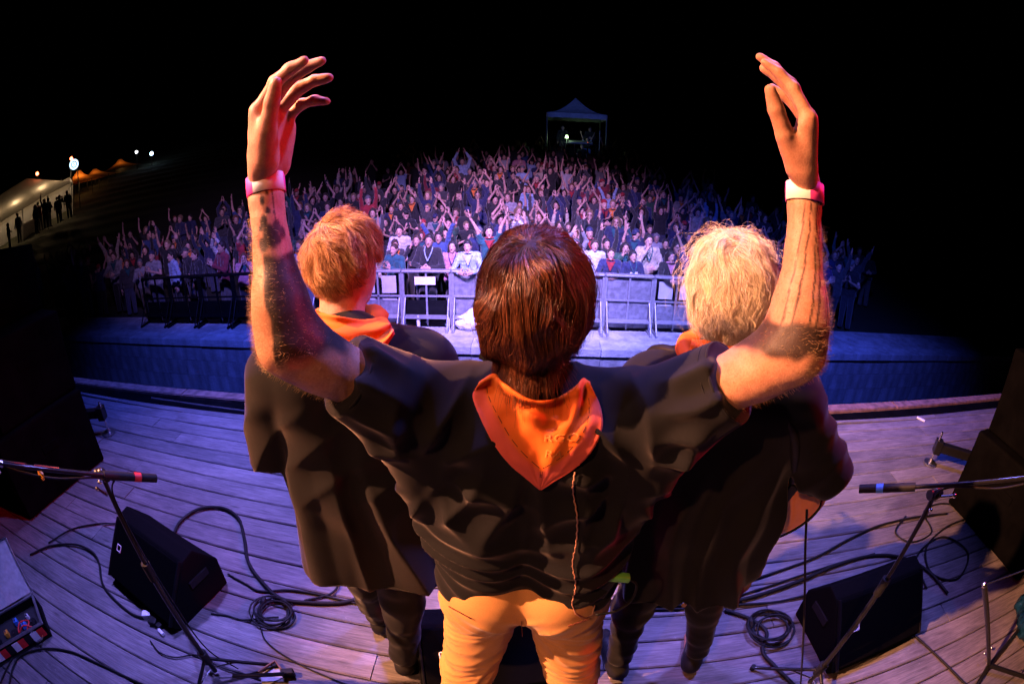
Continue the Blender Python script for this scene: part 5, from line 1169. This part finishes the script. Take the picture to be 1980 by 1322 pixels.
MB().tube(spline([gc-ga*.31, gc-ga*.26-gn*.11+gb*.05, V(.68, .95, 1.25), V(.58, .90, 1.42), V(.42, .96, 1.50), V(.28, 1.12, 1.48), gc+ga*.27], 8), .014, 8).build('strap', 'black_rubber', gt, True)
MB().box(gc-ga*.24-gn*.03-gb*.05, (.13, .15, .14), Matrix((ga, gb, gn)).transposed(), .02).build('black_cover', 'black_denim', gt)
jk = at(1590, 965, 1.52)
cable(None, .0038, 'thin guitar lead looping from the guitar behind the jacket', loc_pts=[jk, at(1582, 985, 1.5), at(1550, 1015, 1.5), at(1505, 1038, 1.55), at(1470, 1040, 1.6)])
cable(None, .0042, 'black guitar lead hanging straight down to the deck', loc_pts=[at(1560, 985, 1.50), at(1557, 1060, 1.58), at(1556, 1150, 1.72), at(1553, 1240, 1.86), onz(1548, 1322, .01)])
# ------------------------------------------------------------------ the audience
def arm_pose(name):
    P = {'clap_high': ((.19, -.17, 1.64), (.05, -.26, 1.87), (-.12, -.1, 1)), 'high_v': ((.24, -.05, 1.67), (.36, -.10, 1.91), (.25, -.1, 1)), 'arms_up': ((.215, -.10, 1.68), (.19, -.17, 1.95), (-.05, -.1, 1)), 'arch': ((.27, -.04, 1.67), (.13, -.08, 1.91), (-.35, -.05, 1)),
         'chest_clap': ((.27, -.12, 1.14), (.08, -.34, 1.26), (-.25, -.25, 1)), 'down': ((.27, .03, 1.13), (.28, -.06, .88), (0, -.1, -1)), 'clasp': ((.28, -.06, 1.13), (.08, -.27, 1.10), (-.9, -.1, .05)),
         'mouth': ((.23, -.20, 1.22), (.085, -.22, 1.45), (-.15, .25, 1)), 'lean': ((.29, -.22, 1.16), (.14, -.42, 1.17), (-.8, -.5, .0)), 'raise': ((.25, -.06, 1.68), (.24, -.12, 1.95), (0, -.1, 1))}
    return P[name]
POSES = {'clapping overhead': ('clap_high', 'clap_high'), 'arms raised wide': ('high_v', 'high_v'), 'arms straight up': ('arms_up', 'arms_up'), 'one arm slanted up': ('high_v', 'chest_clap'), 'arms arched overhead': ('arch', 'arch'), 'clapping at chest': ('chest_clap', 'chest_clap'), 'arms down': ('down', 'down'),
         'hands clasped': ('clasp', 'clasp'), 'hands at the mouth': ('mouth', 'mouth'), 'leaning on the barrier': ('lean', 'lean'), 'one arm raised': ('raise', 'down'), 'one hand up, one at mouth': ('raise', 'mouth'), 'one hand at the chin': ('mouth', 'clasp')}
HCc = V(0, -.02, 1.60)
def crowd_body(pose, h=.0105):
    a, b = POSES[pose]; s = SDF((-.48, -.62, -.01), (.48, .25, 2.22), h)
    for sx in (-1, 1): s.cap((sx*.08, 0, 1.32), (sx*.075, 0, 1.0), .09, .085, k=.04).cap((sx*.085, 0, .90), (sx*.10, .01, .10), .07, .045, k=.03)
    s.cap((-.15, 0, 1.40), (.15, 0, 1.40), .05, k=.04).cap((0, 0, 1.40), (0, -.01, 1.54), .055, .05, k=.03)
    head_prims(s, HCc, (0, -1, 0), ears=True, eyes=False)
    for sx, pn in ((-1, a), (1, b)):
        e, w, d = arm_pose(pn); m_ = V(sx, 1, 1); e, w, d = V(*e)*m_, V(*w)*m_, unit(V(*d)*m_); s.cap((sx*.175, 0, 1.39), e, .048, .036, k=.03).cap(e, w, .037, .025, k=.02)
        th = V(-sx*.2, -1, .1) if abs(d[2]) > .6 else V(-sx*.2, -.2, 1); hand_prims(s, w, d, V(-sx, -.25, 0) if abs(d[2]) > .6 else V(0, .2, -1), th, (.22, .16, .18, .25), .16, 1.0, (.6, .7, .2), .2)
    P, Q = s.mesh(); P = relax(P, Q, 1, .35); tint = np.ones((len(P), 3)); q = P-HCc; fr = q[:, 1] < -.045
    def spot_(x0, z0, rx, rz, c):
        m_ = fr & ((((np.abs(q[:, 0])-x0)/rx)**2+((q[:, 2]-z0)/rz)**2) < 1); tint[m_] = c
    spot_(.031, .004, .015, .008, (.36, .31, .30)); spot_(.032, .026, .020, .006, (.58, .50, .46)); spot_(0, -.072, .024, .011, (.62, .36, .34))
    return qmesh('person', P, Q, {'tint': tint})
def crowd_top(pose, short, h=.013):
    a, b = POSES[pose]; s = SDF((-.48, -.62, .80), (.48, .30, 2.15), h)
    for sx in (-1, 1): s.cap((sx*.085, 0, 1.34), (sx*.085, 0, 1.05), .108, .112, k=.05).cap((sx*.085, 0, 1.05), (sx*.09, 0, .90), .112, .122, k=.05)
    s.cap((-.165, 0, 1.395), (.165, 0, 1.395), .066, k=.05).cap((0, 0, 1.40), (0, -.005, 1.475), .085, .062, k=.04)
    for sx, pn in ((-1, a), (1, b)):
        e, w, d = arm_pose(pn); m_ = V(sx, 1, 1); e, w = V(*e)*m_, V(*w)*m_; sh = V(sx*.178, 0, 1.39)
        if short: c = sh+(e-sh)*.62; s.cap(sh, c+(e-sh)*.1, .068, .058, k=.04, cut=[(c, e-sh)])
        else: s.cap(sh, e, .068, .052, k=.04).cap(e, w, .052, .042, k=.02, cut=[(w, w-e)])
    s.clip((0, 0, .86), (0, 0, -1)); P, Q = s.mesh(); P = relax(P, Q, 1, .4); N = vnormals(P, Q)
    w_ = vnoise(P*np.array([9, 9, 6])+len(pose))-.5; ph = P[:, 2]/.11+P[:, 0]*3+3*w_; P = P+N*(.018*w_+.010*((1-np.abs((ph % 1)*2-1))**1.5-.4))[:, None]
    return qmesh('shirt', P, Q)
def crowd_hair(kind, h=.010):
    s = SDF((-.24, -.26, 1.12), (.24, .26, 1.85), h); R = np.eye(3); C = HCc
    if kind == 'short': s.ell(C+V(0, .012, .016), (.090, .106, .118), k=0)
    elif kind == 'tousled': s.ell(C+V(0, .012, .022), (.094, .106, .118), k=0)
    elif kind == 'long':
        s.ell(C+V(0, .014, .016), (.092, .106, .114), k=0)
        for sx in (-1, 1): s.cap(C+V(sx*.07, .04, 0), C+V(sx*.085, .0, -.22), .045, .032, k=.04).cap(C+V(sx*.05, .08, -.02), C+V(sx*.06, .08, -.26), .055, .04, k=.04)
    elif kind == 'tied': s.ell(C+V(0, .014, .014), (.084, .102, .110), k=0); s.cap(C+V(0, .11, .03), C+V(0, .13, -.10), .032, .018, k=.03)
    elif kind in ('cap', 'beanie'): s.ell(C+V(0, .008, .03), (.091, .108, .105 if kind == 'cap' else .122), k=0)
    hl = {'cap': .045, 'beanie': .04}.get(kind, .045)
    if kind in ('cap', 'beanie'): s.clip(C+V(0, 0, hl), (0, -.25, -1))
    else:
        s.clip(C+V(0, -.068, hl+.008), unit(V(0, -1, -.75)) if kind != 'long' else unit(V(0, -1, -.35)))
        if kind != 'long': s.clip(C+V(0, .04, -.075), unit(V(0, -.5, -1)))
    if kind == 'cap':
        for sx in np.linspace(-.05, .05, 5): s.cap(C+V(sx, -.08, .05), C+V(sx*.9, -.155+abs(sx)*.5, .035), .012, k=.01)
    P, Q = s.mesh(); N = vnormals(P, Q); amp = .0 if kind in ('cap', 'beanie') else (.03 if kind == 'tousled' else .014)
    P = P+N*(amp*(vnoise(P*np.array([34, 34, 14]))-.4)+.4*amp*(vnoise(P*70)-.5))[:, None]
    return qmesh('hair', P, Q)
def crowd_trousers():
    s = SDF((-.3, -.25, .03), (.3, .25, 1.0), .016)
    for sx in (-1, 1): s.cap((sx*.075, 0, .93), (sx*.085, 0, .86), .10, .105, k=.04).cap((sx*.09, 0, .86), (sx*.105, .01, .10), .092, .065, k=.04)
    s.clip((0, 0, .07), (0, 0, -1)); P, Q = s.mesh(); return qmesh('trousers', P, Q)
def crowd_shoes():
    s = SDF((-.25, -.3, -.005), (.25, .15, .14), .011)
    s.cap((0, .02, .045), (0, -.16, .035), .042, .034, k=.02)
    s.clip((0, 0, .0), (0, 0, -1)); P, Q = s.mesh(); return qmesh('shoe', P, Q)
CB = {p: crowd_body(p) for p in POSES}; CT = {(p, s_): crowd_top(p, s_) for p in POSES for s_ in (0, 1)}; CH = {k_: crowd_hair(k_) for k_ in ('short', 'tousled', 'long', 'tied', 'cap', 'beanie')}; CTR, CSH = crowd_trousers(), crowd_shoes()
def add_scarf_mesh():
    m = MB(); n = 12; rows = []
    for j in range(6):
        w = .10*(1-j/5)+.004; rows.append([m.bm.verts.new((w*(2*i/n-1), -.115-.012*math.sin(math.pi*i/n)-.006*j, 1.455-.045*j-.02*math.sin(math.pi*i/n)*(1-j/5))) for i in range(n+1)])
    for A, B in zip(rows[:-1], rows[1:]):
        for i in range(n): m.bm.faces.new((A[i], A[i+1], B[i+1], B[i]))
    m.tube([(.082*math.cos(a), -.012+.075*math.sin(a), 1.465+.012*math.sin(-a)) for a in np.linspace(0, 2*math.pi, 18, endpoint=False)], .02, 8, True)
    me = bpy.data.meshes.new('scarf'); m.bm.to_mesh(me); m.bm.free(); me.materials.append(MATS['crowd_cloth']); return me
def lanyard_mesh():
    m = MB()
    for sx in (-1, 1): m.tube(spline([(sx*.06, .02, 1.48), (sx*.075, -.075, 1.44), (sx*.05, -.125, 1.34), (0, -.135, 1.22)], 5), .011, 6)
    me = bpy.data.meshes.new('lanyard'); m.bm.to_mesh(me); m.bm.free(); me.materials.append(MATS['crowd_cloth']); return me
def glasses_mesh():
    m = MB()
    for sx in (-1, 1): m.tube([(sx*.032+.020*math.cos(a), -.125, 1.604+.015*math.sin(a)) for a in np.linspace(0, 6.283, 12, endpoint=False)], .003, 5, True); m.tube([(sx*.05, -.122, 1.606), (sx*.082, -.02, 1.606)], .003, 5)
    m.tube([(-.012, -.126, 1.606), (.012, -.126, 1.606)], .003, 5); me = bpy.data.meshes.new('glasses'); m.bm.to_mesh(me); m.bm.free(); me.materials.append(MATS['black_metal']); return me
SCM, LYM, GLM = add_scarf_mesh(), lanyard_mesh(), glasses_mesh()
for d_ in (CB, ):
    for me in d_.values(): me.materials.append(MATS['crowd_skin'])
for me in list(CT.values())+[CTR, CSH]: me.materials.append(MATS['crowd_cloth'])
for me in CH.values(): me.materials.append(MATS['crowd_hair'])
TOPS = {'black': (.012, .012, .014), 'charcoal': (.045, .045, .05), 'navy': (.018, .025, .08), 'blue': (.035, .07, .20), 'pale blue': (.30, .42, .62), 'white': (.55, .55, .58), 'grey': (.26, .26, .28), 'red': (.34, .022, .03), 'maroon': (.20, .02, .035), 'green': (.02, .075, .045), 'teal': (.012, .09, .11), 'pink': (.50, .22, .29), 'beige': (.48, .40, .30), 'purple': (.07, .035, .13)}
HAIRC = {'dark': (.012, .009, .008), 'brown': (.045, .025, .014), 'fair': (.20, .13, .065), 'grey': (.14, .14, .15), 'reddish': (.14, .05, .02)}
PRN = {'short': 'short {} hair', 'tousled': 'tousled {} hair', 'long': 'long {} hair', 'tied': 'tied-back {} hair', 'cap': 'a {} cap', 'beanie': 'a {} beanie'}
cr = random.Random(21)
def person(loc, pose, top, short, hk, hc, label, rz=0, sc=1.0, trs=None, group='people in the audience', scarf=None, lany=None, glas=False, mirror=False, skin=None, cat='person', shoes=False):
    o = link_mesh('person', CB[pose], None); o.location = loc; o.rotation_euler = (0, 0, rz); o.scale = (-sc if mirror else sc, sc, sc)
    o.rotation_euler = (cr.uniform(-.05, .07), cr.uniform(-.06, .06), rz)
    k_ = cr.uniform(.75, 1.15); o.color = (*(skin or (.60*k_, .36*k_, .28*k_)), 1)
    def ch(nm, me, c): q = link_mesh(nm, me, None, o); q.color = (*c, 1); return q
    ch('shirt', CT[(pose, short)], TOPS[top] if isinstance(top, str) else top); ch('trousers', CTR, trs or cr.choice([(.02, .022, .03), (.015, .015, .017), (.05, .06, .10), (.12, .10, .08)]))
    if shoes:
        for sx in (-1, 1): ch('shoe', CSH, (.02, .02, .02)).location.x = sx*.11
    ch('hat' if hk in ('cap', 'beanie') else 'hair', CH[hk], HAIRC.get(hc) or TOPS[hc])
    if scarf: ch('scarf', SCM, TOPS.get(scarf, scarf) if isinstance(scarf, str) else scarf)
    if lany: ch('lanyard', LYM, TOPS[lany])
    if glas: ch('glasses', GLM, (0, 0, 0))
    tag(o, label, cat, group); return o
def gz(x, y): return float(hgt(x, y))
def front(px, pose, top, short, hk, hc, label, dy=.42, sc=1.0, **kw):       # someone at the barrier, under picture column px
    d = ray(px, 470); y = 9.5; 
    for _ in range(4): x = d[0]/d[1]*y; y = 9.5+SL*x+dy
    return person((x, y, gz(x, y)), pose, top, short, hk, hc, label, rz=math.atan2(-x, y)*-.6+cr.uniform(-.15, .15), sc=sc, shoes=True, **kw)
used = []
def F(*a, **k): o = front(*a, **k); used.append((o.location.x, o.location.y)); return o
F(763, 'clapping at chest', 'teal', 0, 'tied', 'brown', 'woman in dark teal top at the barrier, beside the auburn-haired musician', dy=.45, sc=.95)

F(822, 'hands clasped', 'black', 0, 'short', 'dark', 'man in black jacket with pale collar at the barrier, hands clasped', sc=1.06, lany='pale blue')
F(798, 'one hand at the chin', 'black', 0, 'short', 'brown', 'person in black with a hand at the chin, behind the man with clasped hands', dy=1.05, sc=.98)
F(853, 'arms raised wide', 'blue', 0, 'tousled', 'dark', 'curly-haired person in blue with both arms up behind the clasped-hands man', dy=1.25)
F(877, 'hands clasped', 'pink', 1, 'long', 'dark', 'long-haired woman in a pink top with a lanyard at the barrier', lany='navy', sc=.97)
F(915, 'leaning on the barrier', 'pale blue', 0, 'short', 'dark', 'man in pale blue jacket leaning on the barrier left of the central head', scarf='white')
F(1120, 'hands at the mouth', 'pale blue', 1, 'short', 'dark', 'person in pale blue holding a camera to the face at the barrier', sc=.98)
F(1148, 'arms down', 'white', 0, 'short', 'brown', 'round-faced person in white right of the camera holder', dy=.85, sc=.98)
F(1180, 'leaning on the barrier', 'navy', 0, 'tied', 'brown', 'child in navy jacket with a red scarf leaning on the barrier', scarf='red', sc=.93)
F(1204, 'hands at the mouth', 'green', 0, 'long', 'dark', 'long-haired person with green scarf, hand at mouth, behind the red-scarfed child', dy=.85, scarf='teal', sc=.97)
hoodie = F(1227, 'hands clasped', 'navy', 0, 'short', 'dark', 'boy in navy hoodie with white print leaning over the barrier', lany='teal', sc=.93, dy=.34)
for (x, z, w, h_) in ((-.075, 1.235, .035, .055), (-.055, 1.25, .03, .02), (.0, 1.20, .03, .05), (.035, 1.225, .028, .085), (.07, 1.225, .03, .085), (.05, 1.18, .09, .02)): MB().box((x, -.142, z), (w, .012, h_)).build('print_letter', 'paper', hoodie)
F(1257, 'one hand at the chin', 'beige', 0, 'short', 'dark', 'tall man in beige shirt raising a hand to his face behind the hoodie boy', dy=.75, sc=1.10, lany='teal')
F(1294, 'leaning on the barrier', 'black', 0, 'long', 'dark', 'woman with long hair and pinkish scarf at the barrier right of the hoodie boy', scarf='pink', sc=.96)
F(1302, 'arms down', 'navy', 0, 'short', 'dark', 'man with glasses in navy behind the woman with the pinkish scarf', dy=1.0, glas=True)
F(1320, 'hands at the mouth', 'navy', 0, 'beanie', 'black', 'person in dark beanie with hands at the mouth, near the blond head', dy=1.0)
F(423, 'clapping at chest', 'maroon', 0, 'short', 'dark', 'man in maroon shirt clapping at the barrier left of the tattooed arm', sc=1.08)
F(378, 'hands clasped', 'black', 0, 'short', 'brown', 'person in black with clasped hands left of the man in maroon'); F(362, 'one arm raised', 'black', 0, 'cap', 'charcoal', 'person in a dark cap raising one arm left of the man in maroon', dy=.9)
F(330, 'arms down', 'pale blue', 0, 'short', 'dark', 'person in pale blue with arms down at the dim left barrier')
F(928, 'arms down', 'navy', 0, 'short', 'grey', 'grey-haired man with shiny glasses two rows back, left of the central head', dy=1.9, glas=True)
def big(px, dist, *a, **k):
    d = ray(px, 400); h = math.hypot(d[0], d[1]); x, y = d[0]/h*dist, d[1]/h*dist; used.append((x, y)); return person((x, y, gz(x, y)), *a, rz=math.atan2(x, y)*-.6, **k)
big(899, 19.6, 'arms arched overhead', 'pale blue', 0, 'short', 'dark', 'person in pale blue with arms arched overhead, standing out above the crowd', sc=1.16)
big(1640, 15.3, 'one arm raised', (.03, .16, .17), 0, 'short', 'dark', 'man in teal and grey sweater raising one arm at the right edge of the crowd', mirror=False)
big(1676, 16.3, 'arms down', 'black', 0, 'short', 'brown', 'person in black jacket beside the man in the teal sweater'); big(1697, 15.9, 'hands clasped', 'black', 0, 'short', 'dark', 'person in black with glasses, rightmost of the group by the teal sweater', glas=True)
# the rest of the audience, row by row
def ymax(x): return np.interp(x, [-17, -12, -8, -4, 0, 3, 5, 7, 9], [11.5, 14.4, 19, 24, 27, 26, 23, 18, 13.5])
rows, placed = [], 0
r_ = 0
PW_ = [('clapping overhead', 22), ('arms raised wide', 8), ('arms straight up', 14), ('one arm slanted up', 8), ('arms arched overhead', 4), ('clapping at chest', 14), ('arms down', 16), ('hands at the mouth', 5), ('one arm raised', 12), ('one hand up, one at mouth', 6), ('hands clasped', 6)]
TW = [('black', 42), ('charcoal', 18), ('navy', 20), ('blue', 4), ('pale blue', 5), ('white', 3), ('grey', 6), ('red', 1), ('maroon', 5), ('green', 2), ('teal', 2), ('pink', 2), ('beige', 3), ('purple', 3)]
def pick(tab): return cr.choices([a for a, _ in tab], [b for _, b in tab])[0]
cand = []
while r_ < 24:
    q = .50+r_*.78+.012*r_*r_; x = -16.0+cr.uniform(0, .5); row = []
    while x < 8.5:
        y = 9.5+SL*x+q+cr.uniform(-.16 if r_ < 2 else -.3, .30); xx = x+cr.uniform(-.2, .2)
        if y < ymax(xx)+2.0-abs(cr.gauss(0, 3.2)) and (cr.random() < (.96 if r_ < 10 else .80)): row.append((xx, y))
        x += .55+.010*r_+.03*max(0, -x-7)
    rows.append(row); r_ += 1
ROWN = ORD
rows = [[p for p in row if all((p[0]-u)**2+(p[1]-v_)**2 > .42**2 for u, v_ in used)] for row in rows]
allp = sorted((math.hypot(x, y), ri, ci) for ri, row in enumerate(rows) for ci, (x, y) in enumerate(row))
KEEP = 296-len(used)
near = {(ri, ci) for _, ri, ci in allp[:KEEP]}
mass = []
for ri, row in enumerate(rows):
    for ci, (x, y) in enumerate(row):
        pose = pick(PW_); top = pick(TW); hk = cr.choices(['short', 'tousled', 'long', 'tied', 'cap', 'beanie'], [34, 14, 20, 12, 8, 5])[0]; hc = cr.choice(['dark', 'dark', 'dark', 'brown', 'brown', 'brown', 'fair', 'reddish', 'grey']) if hk not in ('cap', 'beanie') else cr.choice(['black', 'red', 'navy', 'grey'])
        if ri == 0 and pose in ('clapping overhead', 'arms arched overhead', 'arms raised wide'): pose = cr.choice(['leaning on the barrier', 'clapping at chest', 'hands clasped'])
        rz = math.atan2(x, y)*-.6+cr.uniform(-.5, .5); sc = cr.uniform(.88, 1.09)
        if (ri, ci) not in near: mass.append((x, y, pose, top, hk, hc, rz, sc)); continue
        lab = f'{top} top, {PRN[hk].format(hc)}, {pose}, {ORD[ri]} row, {ORD[ci]} from left'
        person((x, y, gz(x, y)), pose, top, int(cr.random() < .6), hk, hc, lab, rz=rz, sc=sc, scarf=cr.choice(['red', (.75, .2, .03), 'teal', None, None, None, None, None, None, None]), glas=cr.random() < .12, mirror=cr.random() < .5, lany=None)
        placed += 1
# those too far up the slope to tell apart: one mass
def arr(me):
    v_ = np.empty(len(me.vertices)*3, np.float32); me.vertices.foreach_get('co', v_); q_ = np.empty(len(me.loops), np.int32); me.loops.foreach_get('vertex_index', q_); return v_.reshape(-1, 3), q_.reshape(-1, 4)
CO = {}
for pz in POSES: CO[pz] = (arr(crowd_body(pz, .021)), arr(crowd_top(pz, 1, .026)))
HO = {k_: arr(crowd_hair(k_, .022)) for k_ in CH}; TO = arr(CTR)
AP, AQ, AC, base_i = [], [], [], 0
for x, y, pose, top, hk, hc, rz, sc in mass:
    R_ = np.array([[math.cos(rz), math.sin(rz), 0], [-math.sin(rz), math.cos(rz), 0], [0, 0, 1]])*sc; k_ = cr.uniform(.75, 1.15)
    for (v_, q_), c_ in ((CO[pose][0], (.60*k_, .36*k_, .28*k_)), (CO[pose][1], TOPS[top]), (HO[hk], HAIRC.get(hc) or TOPS[hc]), (TO, (.02, .022, .03))):
        AP.append(v_@R_+np.array([x, y, gz(x, y)])); AQ.append(q_+base_i); AC.append(np.tile(c_, (len(v_), 1))); base_i += len(v_)
if AP:
    o = link_mesh('distant_crowd', qmesh('distant_crowd', np.concatenate(AP), np.concatenate(AQ), {'tint': np.concatenate(AC)}), 'crowd_mass'); tag(o, 'far part of the crowd up the dark slope below the tent', 'crowd', kind='stuff')
print('AUDIENCE', placed+len(used), len(mass))
# people at the refreshment tent
for i, (t_, k_, ps) in enumerate(((.20, -.9, 'arms down'), (.42, -1.6, 'hands clasped'), (.50, -.3, 'arms down'), (.66, -.9, 'arms down'), (.70, .0, 'hands at the mouth'), (.745, -1.3, 'one arm raised'), (.78, -.4, 'hands clasped'), (.86, -1.5, 'arms down'), (.885, -.6, 'hands at the mouth'), (.95, -1.9, 'arms down'))):
    g = gL+(gR-gL)*t_+unit(back)*k_*1.3
    person(tuple(g-V(0, 0, .02)), ps, 'red' if i == 4 else cr.choice(['black', 'charcoal', 'navy']), 0, cr.choice(['short', 'tied', 'long']), 'brown', f'dark figure standing by the refreshment tent, {ORD[i]} from the left', rz=cr.uniform(1, 5), sc=cr.uniform(.88, 1.1), group='people by the refreshment tent', shoes=True)
# engineers under the mixing tent
for i, (dx, dy_, ps) in enumerate(((-.6, .2, 'arms down'), (.75, .3, 'hands clasped'))):
    person((fx+dx, fy+dy_, fz+.61), ps, 'black', 0, 'short', 'dark', f'dark figure under the mixing tent, on the {"left" if i == 0 else "right"}', group='people under the mixing tent')
